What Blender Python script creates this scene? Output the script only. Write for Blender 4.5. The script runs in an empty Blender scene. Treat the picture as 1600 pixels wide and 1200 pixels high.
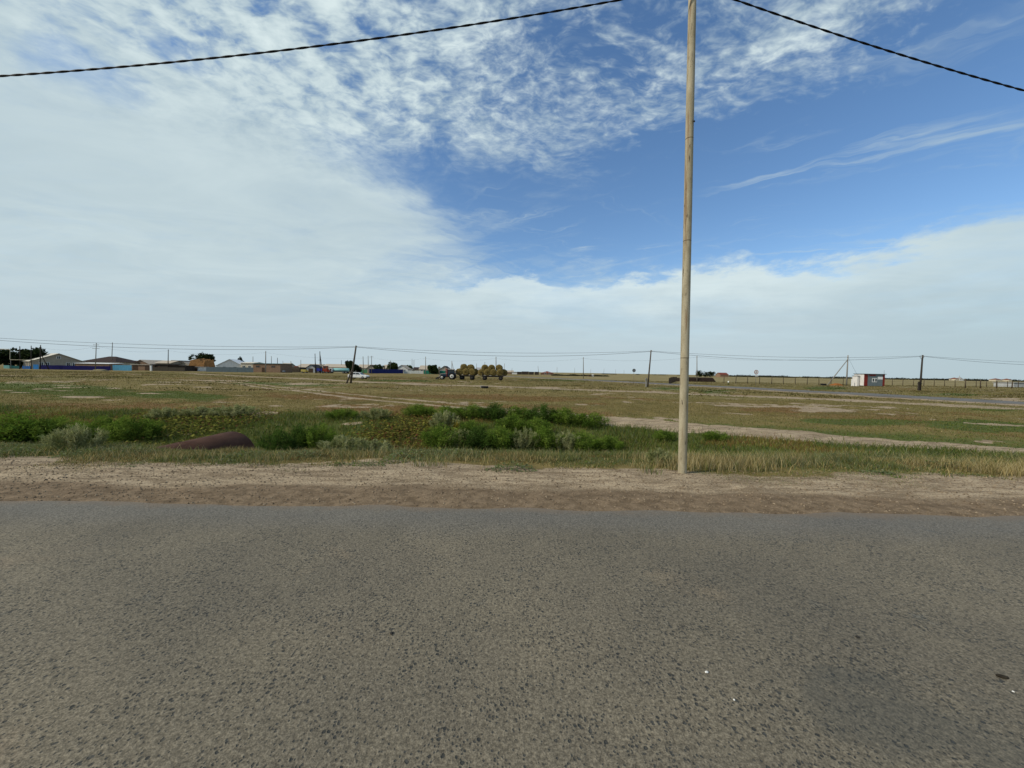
import bpy, bmesh, math, random
import numpy as np
from mathutils import Matrix, Vector
random.seed(7)
RNG = np.random.default_rng(11)
scene = bpy.context.scene
COL = scene.collection

# ------------------------------------------------------------------ camera
CAM_H, FPX = 1.6, 600.0
PITCH, ROLL = math.radians(1.85), math.radians(0.985)
cam_d = bpy.data.cameras.new('camera')
cam = bpy.data.objects.new('camera', cam_d)
COL.objects.link(cam)
cam_d.sensor_width = 36.0
cam_d.lens = 36.0 * FPX / 1600.0
cam_d.clip_start = 0.05
cam_d.clip_end = 12000
CM = Matrix.Rotation(math.pi / 2 - PITCH, 3, 'X') @ Matrix.Rotation(ROLL, 3, 'Z')
cam.matrix_world = Matrix.Translation((0, 0, CAM_H)) @ CM.to_4x4()
scene.camera = cam
scene.cycles.max_bounces = 4; scene.cycles.diffuse_bounces = 2; scene.cycles.glossy_bounces = 2; scene.cycles.transmission_bounces = 2
scene.render.resolution_x, scene.render.resolution_y = 1024, 768

# ------------------------------------------------------------------ node helper
class NT:
    def __init__(s, tree):
        s.t = tree; s.n = tree.nodes; s.l = tree.links
    def put(s, sock, v):
        if hasattr(v, 'is_linked') or isinstance(v, bpy.types.NodeSocket):
            s.l.new(v, sock)
        else:
            sock.default_value = v
    def m(s, op, a, b=None, c=None, clamp=False):
        n = s.n.new('ShaderNodeMath'); n.operation = op; n.use_clamp = clamp
        for i, v in enumerate((a, b, c)):
            if v is not None: s.put(n.inputs[i], v)
        return n.outputs[0]
    def v(s, op, a, b=None):
        n = s.n.new('ShaderNodeVectorMath'); n.operation = op
        s.put(n.inputs[0], a)
        if b is not None: s.put(n.inputs[1], b)
        return n.outputs['Value'] if op in ('DOT_PRODUCT', 'LENGTH') else n.outputs[0]
    def comb(s, x, y, z):
        n = s.n.new('ShaderNodeCombineXYZ')
        for i, v in enumerate((x, y, z)): s.put(n.inputs[i], v)
        return n.outputs[0]
    def sep(s, a):
        n = s.n.new('ShaderNodeSeparateXYZ'); s.put(n.inputs[0], a); return n.outputs
    def noise(s, vec, scale, detail=4, rough=.5, dist=0., out=0):
        n = s.n.new('ShaderNodeTexNoise'); s.put(n.inputs['Vector'], vec)
        for k, v in (('Scale', scale), ('Detail', detail), ('Roughness', rough), ('Distortion', dist)): n.inputs[k].default_value = v
        return n.outputs[out]
    def vor2(s, vec, scale):
        n = s.n.new('ShaderNodeTexVoronoi'); s.put(n.inputs['Vector'], vec); n.inputs['Scale'].default_value = scale
        return n.outputs['Distance'], n.outputs['Color']
    def vor(s, vec, scale, out='Distance', feature='F1', rnd=1.0):
        n = s.n.new('ShaderNodeTexVoronoi'); n.feature = feature; s.put(n.inputs['Vector'], vec)
        n.inputs['Scale'].default_value = scale; n.inputs['Randomness'].default_value = rnd
        return n.outputs[out]
    def ss(s, x, a, b, lo=0., hi=1.):
        n = s.n.new('ShaderNodeMapRange'); n.interpolation_type = 'SMOOTHSTEP'
        s.put(n.inputs[0], x); n.inputs[1].default_value = a; n.inputs[2].default_value = b
        n.inputs[3].default_value = lo; n.inputs[4].default_value = hi
        return n.outputs[0]
    def mix(s, f, a, b):
        n = s.n.new('ShaderNodeMix'); n.data_type = 'RGBA'
        s.put(n.inputs[0], f)
        for i, v in ((6, a), (7, b)):
            if isinstance(v, tuple) and len(v) == 3: v = (*v, 1)
            s.put(n.inputs[i], v)
        return n.outputs[2]
    def mul(s, c, f):
        n = s.n.new('ShaderNodeVectorMath'); n.operation = 'SCALE'
        s.put(n.inputs[0], c); s.put(n.inputs['Scale'], f); return n.outputs[0]
    def attr(s, name):
        n = s.n.new('ShaderNodeAttribute'); n.attribute_name = name; return n

# ------------------------------------------------------------------ world: sky with cirrus, altocumulus and a low bank
SUN_EL = math.radians(40)
SUN_DIR = Vector((-0.92, -0.38, 0)).normalized() * math.cos(SUN_EL) + Vector((0, 0, math.sin(SUN_EL)))
world = bpy.data.worlds.new('World'); scene.world = world; world.use_nodes = True
world.cycles.sampling_method = 'NONE'
wt = world.node_tree; wt.nodes.clear(); W = NT(wt)
tc = wt.nodes.new('ShaderNodeTexCoord'); D = tc.outputs['Generated']
sky = wt.nodes.new('ShaderNodeTexSky'); sky.sky_type = 'NISHITA'; sky.sun_disc = False
sky.sun_elevation = SUN_EL; sky.sun_rotation = math.atan2(SUN_DIR.x, SUN_DIR.y)
sky.air_density = 1.0; sky.dust_density = 0.5; sky.ozone_density = 2.0
bg_sky = wt.nodes.new('ShaderNodeBackground'); bg_sky.inputs['Strength'].default_value = 0.148
hsv = wt.nodes.new('ShaderNodeHueSaturation'); hsv.inputs['Saturation'].default_value = 1.15
wt.links.new(sky.outputs[0], hsv.inputs['Color']); wt.links.new(hsv.outputs[0], bg_sky.inputs['Color'])
dx, dy, dz = W.sep(D)
zc = W.m('ADD', W.m('MAXIMUM', dz, 0.0), 0.07)
Px, Py = W.m('DIVIDE', dx, zc), W.m('DIVIDE', dy, zc)
PP = W.comb(Px, Py, 0.0)
hyp = W.m('SQRT', W.m('ADD', W.m('MULTIPLY', dx, dx), W.m('MULTIPLY', dy, dy)))
tan_el = W.m('DIVIDE', dz, W.m('MAXIMUM', hyp, 0.02))
def rayv(px, py):
    d = CM @ Vector(((px - 800) / FPX, (600 - py) / FPX, -1.0)); return d
warp = W.noise(PP, 1.1, 5, .6, 0.3, out=1)
warp2 = W.mul(W.v('SUBTRACT', warp, (.5, .5, .5)), 0.30)
Dw = W.v('ADD', D, warp2)
def cap(px, py, hw, hh, tilt=0.0, k_=1.0, a=0.15, b=1.35):
    """soft elliptical gap in the cloud sheet, about a direction of the sky"""
    c = rayv(px, py); k = 1 / (FPX * c.length / 1.0)
    c = c.normalized()
    e1 = Vector((c.y, -c.x, 0)).normalized(); e2 = e1.cross(c)
    ca, sa = math.cos(tilt), math.sin(tilt)
    f1 = e1 * ca + e2 * sa; f2 = e2 * ca - e1 * sa
    u = W.m('DIVIDE', W.v('DOT_PRODUCT', Dw, tuple(f1)), hw * k)
    v = W.m('DIVIDE', W.v('DOT_PRODUCT', Dw, tuple(f2)), hh * k)
    r = W.m('SQRT', W.m('ADD', W.m('MULTIPLY', u, u), W.m('MULTIPLY', v, v)))
    front = W.m('MULTIPLY', W.m('GREATER_THAN', W.v('DOT_PRODUCT', Dw, tuple(c)), 0.0), k_)
    return W.m('MULTIPLY', W.ss(r, b, a), front)
holes = cap(1150, 300, 520, 150, 0.06)
for args in ((760, 290, 280, 62, -0.22), (1440, 150, 360, 190, 0.2, .95), (910, 365, 260, 75, -0.2), (1420, 330, 330, 60, 0.2),
             (880, 100, 220, 90, 0.2, .42), (700, 190, 260, 110, 0.0, .30), (110, 105, 60, 50, 0.9, .6), (230, 40, 70, 40, .3, .35)):
    holes = W.m('MAXIMUM', holes, cap(*args))
# fibres: two sets of stretched wisps
wp = W.v('SUBTRACT', warp, (.5, .5, .5))
def wisps(ang, along, across, scale, seed, wamp):
    ca, sa = math.cos(ang), math.sin(ang); q = W.v('ADD', PP, W.mul(wp, wamp)); qx, qy, _ = W.sep(q)
    al = W.m('ADD', W.m('MULTIPLY', qx, ca), W.m('MULTIPLY', qy, sa)); ac_ = W.m('SUBTRACT', W.m('MULTIPLY', qy, ca), W.m('MULTIPLY', qx, sa))
    return W.noise(W.comb(W.m('MULTIPLY', al, along), W.m('MULTIPLY', ac_, across), seed), scale, 5, .64, 0.25)
fib = wisps(0.55, 0.45, 2.6, 2.4, 0.0, .9)
fibB = wisps(-0.55, 0.40, 2.8, 1.7, 4.7, .7)
fib2 = W.noise(W.v('MULTIPLY', PP, (1.0, 1.6, 1)), 1.3, 4, .6, 0.6)
flake = W.noise(W.v('ADD', W.v('MULTIPLY', PP, (1.0, 1.3, 1)), W.mul(wp, .30)), 21, 3, .62, 0.2)
puff = W.noise(W.v('ADD', PP, W.mul(wp, .30)), 9.0, 3, .5, 0.1)
# sheet: thicker to the left of the view, thinner to the right
side = W.ss(dx, 0.30, -0.50)
dens = W.m('ADD', 0.50, W.m('MULTIPLY', side, 0.46))
dens = W.m('SUBTRACT', dens, W.m('MULTIPLY', holes, 0.66))
wisp = W.m('ADD', W.m('MULTIPLY', W.m('SUBTRACT', fib, .5), .95), W.m('MULTIPLY', W.m('SUBTRACT', fibB, .5), .95))
dens = W.m('ADD', dens, W.m('MULTIPLY', wisp, W.ss(side, 0.0, 1.0, 1.15, 0.45)))
dens = W.m('ADD', dens, W.m('MULTIPLY', W.m('SUBTRACT', fib2, .5), W.ss(side, 0.0, 1.0, 0.5, 0.25)))
high = W.ss(tan_el, 0.36, 0.72)
dens = W.m('ADD', dens, W.m('MULTIPLY', W.m('SUBTRACT', flake, .5), W.m('MULTIPLY', high, W.ss(side, 0, 1, 1.2, 1.35))))
pf = W.m('MULTIPLY', W.m('SUBTRACT', puff, .5), W.m('MULTIPLY', W.ss(tan_el, .42, .85), W.ss(side, 0.35, 1.0, 0.3, 1.7)))
dens = W.m('SUBTRACT', W.m('ADD', dens, W.m('MULTIPLY', pf, 1.9)), W.m('MULTIPLY', W.ss(tan_el, .5, .9), .10))
veil = W.ss(dens, 0.02, 1.02)
thin = W.m('MULTIPLY', W.ss(fibB, .50, .74), W.m('MULTIPLY', W.ss(fib2, .38, .62), .62))
thin = W.m('MAXIMUM', thin, W.m('MULTIPLY', W.ss(fib, .54, .78), W.m('MULTIPLY', W.ss(dx, .55, .05), .5)))
veil = W.m('MAXIMUM', veil, thin)
# low bank with a billowed upper edge at about 13 degrees
edge_n = W.noise(W.v('MULTIPLY', D, (1, 1, 2.6)), 5.5, 6, .60, .15)
edge = W.m('ADD', tan_el, W.m('MULTIPLY', W.m('SUBTRACT', edge_n, .5), 0.22))
bank = W.ss(edge, 0.256, 0.215)
bank_hi = W.m('MULTIPLY', W.ss(edge, 0.265, 0.225), W.ss(edge, 0.10, 0.215))
low = W.ss(tan_el, 0.23, 0.06)
cov = W.m('MAXIMUM', veil, W.m('MULTIPLY', bank, W.ss(W.noise(W.v('MULTIPLY', D, (1, 1, 5)), 3.0, 6, .6), .3, .6, .78, .97)))
cov = W.m('MAXIMUM', cov, W.m('MULTIPLY', low, .97))
# cloud tint
shade = W.m('ADD', W.m('MULTIPLY', W.m('SUBTRACT', puff, .5), W.m('MULTIPLY', high, 2.1)), W.m('MULTIPLY', W.m('SUBTRACT', fib2, .5), .6))
shade = W.m('ADD', shade, W.m('MULTIPLY', W.m('SUBTRACT', flake, .5), W.m('MULTIPLY', high, 1.1)))
bright = W.m('ADD', W.m('ADD', .52, shade), W.m('MULTIPLY', W.m('MULTIPLY', bank_hi, W.ss(dx, -.45, .15, .1, 1.)), .40), clamp=True)
ccol = W.mix(bright, (.34, .46, .54), (.70, .815, .83))
ccol = W.mix(W.ss(tan_el, 0.22, 0.0), ccol, (.505, .615, .675))
ccol = W.mix(W.m('MULTIPLY', W.ss(dx, 0.45, 0.85), .45), ccol, (.36, .49, .545))
bg_c = wt.nodes.new('ShaderNodeBackground'); wt.links.new(ccol, bg_c.inputs['Color']); bg_c.inputs['Strength'].default_value = 1.0
mixw = wt.nodes.new('ShaderNodeMixShader'); wt.links.new(cov, mixw.inputs[0])
wt.links.new(bg_sky.outputs[0], mixw.inputs[1]); wt.links.new(bg_c.outputs[0], mixw.inputs[2])
wo = wt.nodes.new('ShaderNodeOutputWorld'); wt.links.new(mixw.outputs[0], wo.inputs[0])

sun_d = bpy.data.lights.new('sun', 'SUN'); sun_d.energy = 3.2; sun_d.angle = math.radians(3.0); sun_d.color = (1, .91, .76)
sun = bpy.data.objects.new('sun', sun_d); COL.objects.link(sun)
sun.rotation_euler = (-SUN_DIR).to_track_quat('-Z', 'Y').to_euler()
sun.location = (-30, -20, 40)
scene.view_settings.view_transform = 'Standard'; scene.view_settings.look = 'None'
scene.view_settings.exposure = 0.0; scene.view_settings.gamma = 1.0; scene.view_settings.use_curve_mapping = False

# ------------------------------------------------------------------ noise and ground shape
def _hash(ix, iy, seed):
    h = (ix.astype(np.int64) * 374761393 + iy.astype(np.int64) * 668265263 + seed * 1442695041) & 0xffffffff
    h = ((h ^ (h >> 13)) * 1274126177) & 0xffffffff
    return ((h ^ (h >> 16)) & 0xffff) / 65535.0
def vnoise(x, y, seed=0):
    x = np.asarray(x, float); y = np.asarray(y, float)
    ix, iy = np.floor(x), np.floor(y); fx, fy = x - ix, y - iy
    fx = fx * fx * (3 - 2 * fx); fy = fy * fy * (3 - 2 * fy)
    a, b = _hash(ix, iy, seed), _hash(ix + 1, iy, seed); c, d = _hash(ix, iy + 1, seed), _hash(ix + 1, iy + 1, seed)
    return (a * (1 - fx) + b * fx) * (1 - fy) + (c * (1 - fx) + d * fx) * fy
def fbm(x, y, scale, oct=4, seed=0):
    s = 0.; a = .5; t = 0.
    for i in range(oct):
        s = s + a * vnoise(np.asarray(x) * scale + 17.3 * i, np.asarray(y) * scale - 9.1 * i, seed + i); t += a; a *= .5; scale *= 2.1
    return s / t
def sst(x, a, b):
    t = np.clip((np.asarray(x, float) - a) / (b - a), 0, 1); return t * t * (3 - 2 * t)
DY = [-400, -14, -9, -6, -4.6, 4.3, 5.2, 6.7, 8.0, 9.0, 9.6, 11.2, 13.0, 15.5, 18.5, 6000]
DZ = [-.55, -.55, -.9, -.3, -.05, -.03, -.05, -.12, -.25, -.38, -.55, -1.02, -1.08, -.78, -.56, -.55]
FZ = [-.55, -.55, -.6, -.3, -.05, -.03, -.05, -.12, -.25, -.36, -.42, -.52, -.58, -.56, -.55, -.55]
PIPE_X, PIPE_R, PIPE_Z, PIPE_END = -8.2, .7, -1.0, 11.25
def gz(x, y):
    x = np.asarray(x, float); y = np.asarray(y, float)
    k = 1 - sst(x + 1.5 * (fbm(x, y * 0, .2, 2, 5) - .5), 3.0, 9.0) * .85
    z = np.interp(y, DY, DZ) * k + np.interp(y, DY, FZ) * (1 - k)
    z = z - .55 * np.exp(-((x - PIPE_X - .3) / 1.3) ** 2 - ((y - 12.4) / 1.5) ** 2)
    amp = sst(np.abs(y), 5.0, 11.0)
    z = z + amp * ((fbm(x, y, .16, 3, 21) - .5) * .16 + (fbm(x, y, 1.1, 2, 22) - .5) * .07)
    z = z + sst(np.abs(y), 4.4, 4.9) * (fbm(x, y, 2.2, 3, 23) - .5) * .035
    return z
def gzf(x, y): return float(gz(np.array([x]), np.array([y]))[0])
def ray(px, py):
    d = rayv(px, py); return d / d.y
def at(px, py, Y): return Vector((0, 0, CAM_H)) + ray(px, py) * Y
def gp(px, py):
    z = -.55
    for _ in range(4):
        d = ray(px, py); t = (z - CAM_H) / d.z; p = Vector((0, 0, CAM_H)) + d * t; z = gzf(p.x, p.y)
    return Vector((p.x, p.y, z))
def hor(px): return 566.9 + .0172 * px
def base(px, Y):
    """ground point at depth Y in the photo column px"""
    py = hor(px) + (CAM_H + .55) * FPX / Y
    p = at(px, py, Y); return Vector((p.x, p.y, gzf(p.x, p.y)))
def hgt(px, py, Y): return at(px, py, Y).z
def wid(n, Y): return n * Y / FPX
def mesh_np(name, verts, faces_flat, loop_tot, col=None, colname='Col', smooth=False):
    me = bpy.data.meshes.new(name)
    nv = len(verts); nl = len(faces_flat); nf = len(loop_tot)
    me.vertices.add(nv); me.loops.add(nl); me.polygons.add(nf)
    me.vertices.foreach_set('co', np.ascontiguousarray(verts, dtype=np.float32).ravel())
    me.loops.foreach_set('vertex_index', np.ascontiguousarray(faces_flat, dtype=np.int32).ravel())
    lt = np.asarray(loop_tot, dtype=np.int32); ls = np.concatenate([[0], np.cumsum(lt)[:-1]]).astype(np.int32)
    me.polygons.foreach_set('loop_start', ls)
    me.polygons.foreach_set('use_smooth', np.full(nf, smooth))
    if col is not None:
        a = me.color_attributes.new(colname, 'FLOAT_COLOR', 'POINT')
        c = np.ones((nv, 4), np.float32); c[:, :col.shape[1]] = col
        a.data.foreach_set('color', c.ravel())
    me.update(calc_edges=True); return me

# ------------------------------------------------------------------ materials
MATS = {}
def mat(name, color, rough=.8, var=.18, scale=6., bump=0., metal=0., spec=.1, color2=None, stretch=(1, 1, 1), bscale=None):
    if name in MATS: return MATS[name]
    m = bpy.data.materials.new(name); m.use_nodes = True; t = NT(m.node_tree); b = t.n['Principled BSDF']
    tcn = t.n.new('ShaderNodeTexCoord'); ov = t.v('MULTIPLY', tcn.outputs['Object'], stretch)
    n1 = t.noise(ov, scale, 6, .6, .2)
    c2 = color2 or tuple(c * (1 - var) for c in color)
    c1 = color if color2 else tuple(min(1, c * (1 + var)) for c in color)
    t.l.new(t.mix(t.ss(n1, .32, .68), c2, c1), b.inputs['Base Color'])
    b.inputs['Roughness'].default_value = rough; b.inputs['Metallic'].default_value = metal
    b.inputs['Specular IOR Level'].default_value = spec
    if bump:
        bn = t.n.new('ShaderNodeBump'); bn.inputs['Strength'].default_value = bump; bn.inputs['Distance'].default_value = .02
        t.l.new(t.noise(ov, bscale or scale * 3, 5, .6), bn.inputs['Height']); t.l.new(bn.outputs[0], b.inputs['Normal'])
    MATS[name] = m; return m
def leaf_mat(name, trans=.35):
    if name in MATS: return MATS[name]
    m = bpy.data.materials.new(name); m.use_nodes = True; t = NT(m.node_tree); t.n.clear()
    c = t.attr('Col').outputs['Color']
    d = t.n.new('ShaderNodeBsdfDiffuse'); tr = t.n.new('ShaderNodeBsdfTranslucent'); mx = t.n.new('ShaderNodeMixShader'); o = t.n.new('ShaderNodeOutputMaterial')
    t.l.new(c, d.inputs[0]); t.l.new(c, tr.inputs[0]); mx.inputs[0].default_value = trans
    t.l.new(d.outputs[0], mx.inputs[1]); t.l.new(tr.outputs[0], mx.inputs[2]); t.l.new(mx.outputs[0], o.inputs[0])
    MATS[name] = m; return m

# ------------------------------------------------------------------ object helpers
def link(name, me, m=None, parent=None):
    o = bpy.data.objects.new(name, me); COL.objects.link(o)
    if m is not None: me.materials.append(m)
    if parent is not None: o.parent = parent
    return o
def tag(o, label=None, cat=None, group=None, kind=None):
    for k, v in (('label', label), ('category', cat), ('group', group), ('kind', kind)):
        if v: o[k] = v
    return o
def thing(name, label, cat, loc, rz=0., group=None):
    o = bpy.data.objects.new(name, None); COL.objects.link(o); o.empty_display_size = .2
    o.location = loc; o.rotation_euler = (0, 0, rz)
    return tag(o, label, cat, group)
class MB:
    def __init__(s): s.v = []; s.f = []
    def add(s, vs, fs):
        k = len(s.v); s.v += [tuple(v) for v in vs]; s.f += [tuple(i + k for i in f) for f in fs]; return s
    def box(s, x0, x1, y0, y1, z0, z1):
        return s.add([(x0, y0, z0), (x1, y0, z0), (x1, y1, z0), (x0, y1, z0), (x0, y0, z1), (x1, y0, z1), (x1, y1, z1), (x0, y1, z1)],
                     [(0, 3, 2, 1), (4, 5, 6, 7), (0, 1, 5, 4), (1, 2, 6, 5), (2, 3, 7, 6), (3, 0, 4, 7)])
    def tube(s, a, b, r0, r1=None, n=10, cap=True):
        a, b = Vector(a), Vector(b); r1 = r0 if r1 is None else r1
        d = (b - a).normalized(); u = d.orthogonal().normalized(); w = d.cross(u); k = len(s.v)
        for p, r in ((a, r0), (b, r1)):
            for i in range(n):
                t = 2 * math.pi * i / n; s.v.append(tuple(p + (u * math.cos(t) + w * math.sin(t)) * r))
        for i in range(n):
            j = (i + 1) % n; s.f.append((k + i, k + j, k + n + j, k + n + i))
        if cap: s.f.append(tuple(range(k + n - 1, k - 1, -1))); s.f.append(tuple(range(k + n, k + 2 * n)))
        return s
    def path(s, pts, r, n=6):
        pts = [Vector(p) for p in pts]; k = len(s.v); R = r if hasattr(r, '__len__') else [r] * len(pts); u = None
        for i, p in enumerate(pts):
            d = (pts[min(i + 1, len(pts) - 1)] - pts[max(i - 1, 0)]).normalized()
            if u is None: u = d.orthogonal().normalized()
            u = (u - d * u.dot(d)).normalized(); w = d.cross(u)
            for j in range(n):
                t = 2 * math.pi * j / n; s.v.append(tuple(p + (u * math.cos(t) + w * math.sin(t)) * R[i]))
        for i in range(len(pts) - 1):
            for j in range(n):
                q = (j + 1) % n; s.f.append((k + i * n + j, k + i * n + q, k + (i + 1) * n + q, k + (i + 1) * n + j))
        s.f.append(tuple(range(k + n - 1, k - 1, -1))); e = k + (len(pts) - 1) * n; s.f.append(tuple(range(e, e + n)))
        return s
    def prism(s, prof, y0, y1):
        """profile of (x,z), counter-clockwise seen from -y, extruded along y"""
        n = len(prof); k = len(s.v)
        s.v += [(x, y0, z) for x, z in prof] + [(x, y1, z) for x, z in prof]
        s.f.append(tuple(k + i for i in range(n))); s.f.append(tuple(k + n + i for i in range(n - 1, -1, -1)))
        for i in range(n):
            j = (i + 1) % n; s.f.append((k + j, k + i, k + n + i, k + n + j))
        return s
    def lathe(s, prof, c=(0, 0, 0), axis='z', n=20):
        """profile of (r, h) turned about an axis through c"""
        k = len(s.v); m_ = len(prof)
        for r, h in prof:
            for i in range(n):
                t = 2 * math.pi * i / n; a, b = r * math.cos(t), r * math.sin(t)
                p = (a, b, h) if axis == 'z' else ((a, h, b) if axis == 'y' else (h, a, b))
                s.v.append((p[0] + c[0], p[1] + c[1], p[2] + c[2]))
        for q in range(m_ - 1):
            for i in range(n):
                j = (i + 1) % n; s.f.append((k + q * n + i, k + q * n + j, k + (q + 1) * n + j, k + (q + 1) * n + i))
        s.f.append(tuple(range(k, k + n))); s.f.append(tuple(range(k + (m_ - 1) * n, k + m_ * n)))
        return s
    def build(s, name, m, parent=None, smooth=False, bevel=0.):
        me = bpy.data.meshes.new(name); me.from_pydata(s.v, [], s.f)
        bm = bmesh.new(); bm.from_mesh(me); bmesh.ops.recalc_face_normals(bm, faces=bm.faces)
        if bevel: bmesh.ops.bevel(bm, geom=list(bm.edges), offset=bevel, segments=2, affect='EDGES', profile=.6)
        bm.to_mesh(me); bm.free()
        if smooth: me.polygons.foreach_set('use_smooth', [True] * len(me.polygons))
        me.update(); return link(name, me, m, parent)
def copy_tree(o, parent=None):
    c = o.copy(); COL.objects.link(c); c.parent = parent
    for ch in [x for x in bpy.data.objects if x.parent == o]: copy_tree(ch, c)
    return c

# ------------------------------------------------------------------ ground masks
def polyd(x, y, pts):
    """distance to a polyline, signed side and the parameter along it"""
    best = np.full(np.shape(x), 1e9); sd = np.zeros(np.shape(x)); par = np.zeros(np.shape(x)); L = 0.
    for (ax, ay), (bx, by) in zip(pts[:-1], pts[1:]):
        ux, uy = bx - ax, by - ay; l2 = ux * ux + uy * uy
        t = np.clip(((x - ax) * ux + (y - ay) * uy) / l2, 0, 1)
        ex, ey = x - ax - t * ux, y - ay - t * uy; d = np.hypot(ex, ey); w = d < best
        best = np.where(w, d, best); sd = np.where(w, np.sign(ux * ey - uy * ex), sd); par = np.where(w, L + t * math.sqrt(l2), par); L += math.sqrt(l2)
    return best, sd, par
TRACK1 = [(34, 1.0), (24, 6.6), (15.9, 11.6), (7.1, 16.4), (-2, 22.6), (-11.9, 29.6), (-24, 40), (-45, 58)]
TRACK2 = [(-95, 112), (-60, 88), (-40.8, 76.4), (-20.7, 62.), (-3.6, 53.6), (15.4, 46.1), (24, 41.0), (33, 35), (40, 27), (46, 18), (50, 8)]
ROAD2 = [(58.5, 3.5), (53.5, 18), (48.3, 36.2), (44.5, 50), (37.5, 75), (26, 106), (13.8, 138), (-12, 190), (-60, 270), (-200, 460)]
PATCH_SAND = [(70, 609, 45, 3.0), (120, 621, 70, 5.0), (240, 603, 60, 2.5), (330, 607, 60, 2.0), (150, 594, 40, 1.6), (480, 599, 60, 1.6),
              (1330, 640, 90, 4), (1420, 646, 70, 5), (1560, 688, 50, 7), (1590, 655, 40, 5), (900, 637, 40, 2), (1010, 625, 40, 1.5), (980, 640, 20, 1.2), (1150, 635, 90, 2.0),
              (700, 602, 90, 1.6), (860, 606, 70, 1.5), (1560, 624, 60, 2), (60, 588, 50, 1.2), (350, 595, 80, 1.2)]
PATCH_GREEN = [(110, 612, 170, 14), (40, 602, 80, 5), (260, 618, 110, 8), (1540, 665, 110, 10), (1560, 640, 60, 5), (1290, 607, 50, 4), (420, 600, 120, 3),
               (1200, 690, 160, 9), (1300, 660, 160, 6), (620, 595, 90, 2), (900, 594, 90, 2), (1050, 608, 60, 3), (1120, 612, 40, 3), (1480, 617, 70, 3)]
PATCH_RED = [(1180, 690, 150, 14), (1380, 705, 160, 9), (1050, 690, 60, 14), (560, 640, 120, 12), (250, 640, 240, 8), (60, 645, 80, 6), (1250, 640, 120, 6), (780, 622, 200, 7), (500, 620, 120, 7), (330, 685, 60, 14), (640, 684, 60, 10)]
def patch(x, y, lst):
    r = np.zeros(np.shape(x))
    for px, py, hw, hh in lst:
        c = gp(px, py); n_, f_ = gp(px, py + hh), gp(px, max(py - hh, hor(px) + 4)); w = wid(hw, c.y)
        hy = np.where(y < c.y, max(c.y - n_.y, .3), max(f_.y - c.y, .3))
        sx = (x - c.x - (c.x / c.y) * (y - c.y)) / w
        r = np.maximum(r, np.exp(-1.1 * (sx ** 2 + ((y - c.y) / hy) ** 2)))
    return r
def masks(x, y):
    n_l = fbm(x, y, .09, 4, 31); n_m = fbm(x, y, .45, 4, 41); n_s = fbm(x, y, 1.9, 3, 51)
    sand = np.zeros(np.shape(x))
    ed = (n_m - .5) * 1.6 + (n_s - .5) * .7
    sand = np.maximum(sand, sst(y + ed * 1.2, 7.5, 6.5) * sst(y, -9, -6))
    d1, s1, p1 = polyd(x, y, TRACK1)
    far = sst(p1, 36, 44)
    full = sst(d1 + ed * .45, 1.55, 1.0)
    rut = np.maximum(sst(np.abs(d1 * s1 - .85) + ed * .15, .42, .22), sst(np.abs(d1 * s1 + .85) + ed * .15, .42, .22))
    sand = np.maximum(sand, full * (1 - far) * (.78 + .3 * n_s) + rut * far * .95)
    d2, s2, p2 = polyd(x, y, TRACK2)
    sand = np.maximum(sand, sst(d2 + ed * 1.1, 2.6, 1.2) * .85)
    dr, sr, pr = polyd(x, y, ROAD2)
    sand = np.maximum(sand, sst(dr + ed * 1.2 + np.where(sr < 0, 1.5, -1.5), 5.2, 3.4) * .8)
    ps = patch(x, y, PATCH_SAND); rag = fbm(x * .45, y * 1.0, .55, 5, 91); sand = np.maximum(sand, sst(ps * .8 + (rag - .5) * 3.0 + (n_s - .5) * .8, .52, .80))
    sand = np.maximum(sand, sst(rag * .75 + n_l * .35 + (n_s - .5) * .3, .68, .78) * .8 * sst(y, 17, 24))
    green = patch(x, y, PATCH_GREEN) * 1.0 + (n_l - .5) * 1.2 + (n_m - .5) * .8
    green = sst(green, .25, .85)
    ditch = sst(y + ed, 7.5, 8.8) * sst(y + ed * 2 + np.where(x > 6, (x - 6) * .35, 0), 21.5, 17.0)
    green = np.maximum(green, ditch * (.45 + .6 * n_m))
    _g = sst(np.abs(d1 - 2.2) + ed * .5, 1.2, .4) * (s1 > 0) * sst(x, -4, 6); green = np.maximum(green, _g * .9)
    red = sst(patch(x, y, PATCH_RED) + (n_m - .5) * .9, .25, .8) * .9 + sst(n_l + (n_m - .5) * .5, .52, .72) * .6
    brown = sst(y + ed * .35, 5.65, 5.05) * sst(y, 0, 3)
    return np.clip(sand, 0, 1), np.clip(green, 0, 1), np.clip(red, 0, 1), brown

# ground: one polar sheet, finer near the view
th_f = np.radians(np.linspace(-66, 66, 620)); th_b = np.radians(np.linspace(66, 294, 70)[1:-1])
TH = np.concatenate([th_f, th_b]); RR = np.concatenate([[2.0, 3.0], np.geomspace(3.6, 6500, 620)])
tt, rr = np.meshgrid(TH, RR); gx = (rr * np.sin(tt)).ravel(); gy = (rr * np.cos(tt)).ravel()
gzv = gz(gx, gy); s_, g_, r_, b_ = masks(gx, gy)
nT, nR = len(TH), len(RR)
verts = np.concatenate([np.stack([gx, gy, gzv], 1), [[0, 0, -.04]]])
i = np.arange(nR - 1)[:, None]; j = np.arange(nT)[None, :]; j2 = (j + 1) % nT
quads = np.stack([i * nT + j, (i + 1) * nT + j, (i + 1) * nT + j2, i * nT + j2], -1).reshape(-1, 4)
quads = quads[:, ::-1]
tris = np.stack([np.full(nT, nR * nT), np.arange(nT), (np.arange(nT) + 1) % nT], 1)[:, ::-1]
colr = np.zeros((len(verts), 4), np.float32); colr[:-1, 0] = s_; colr[:-1, 1] = g_; colr[:-1, 2] = r_; colr[:-1, 3] = b_
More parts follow.
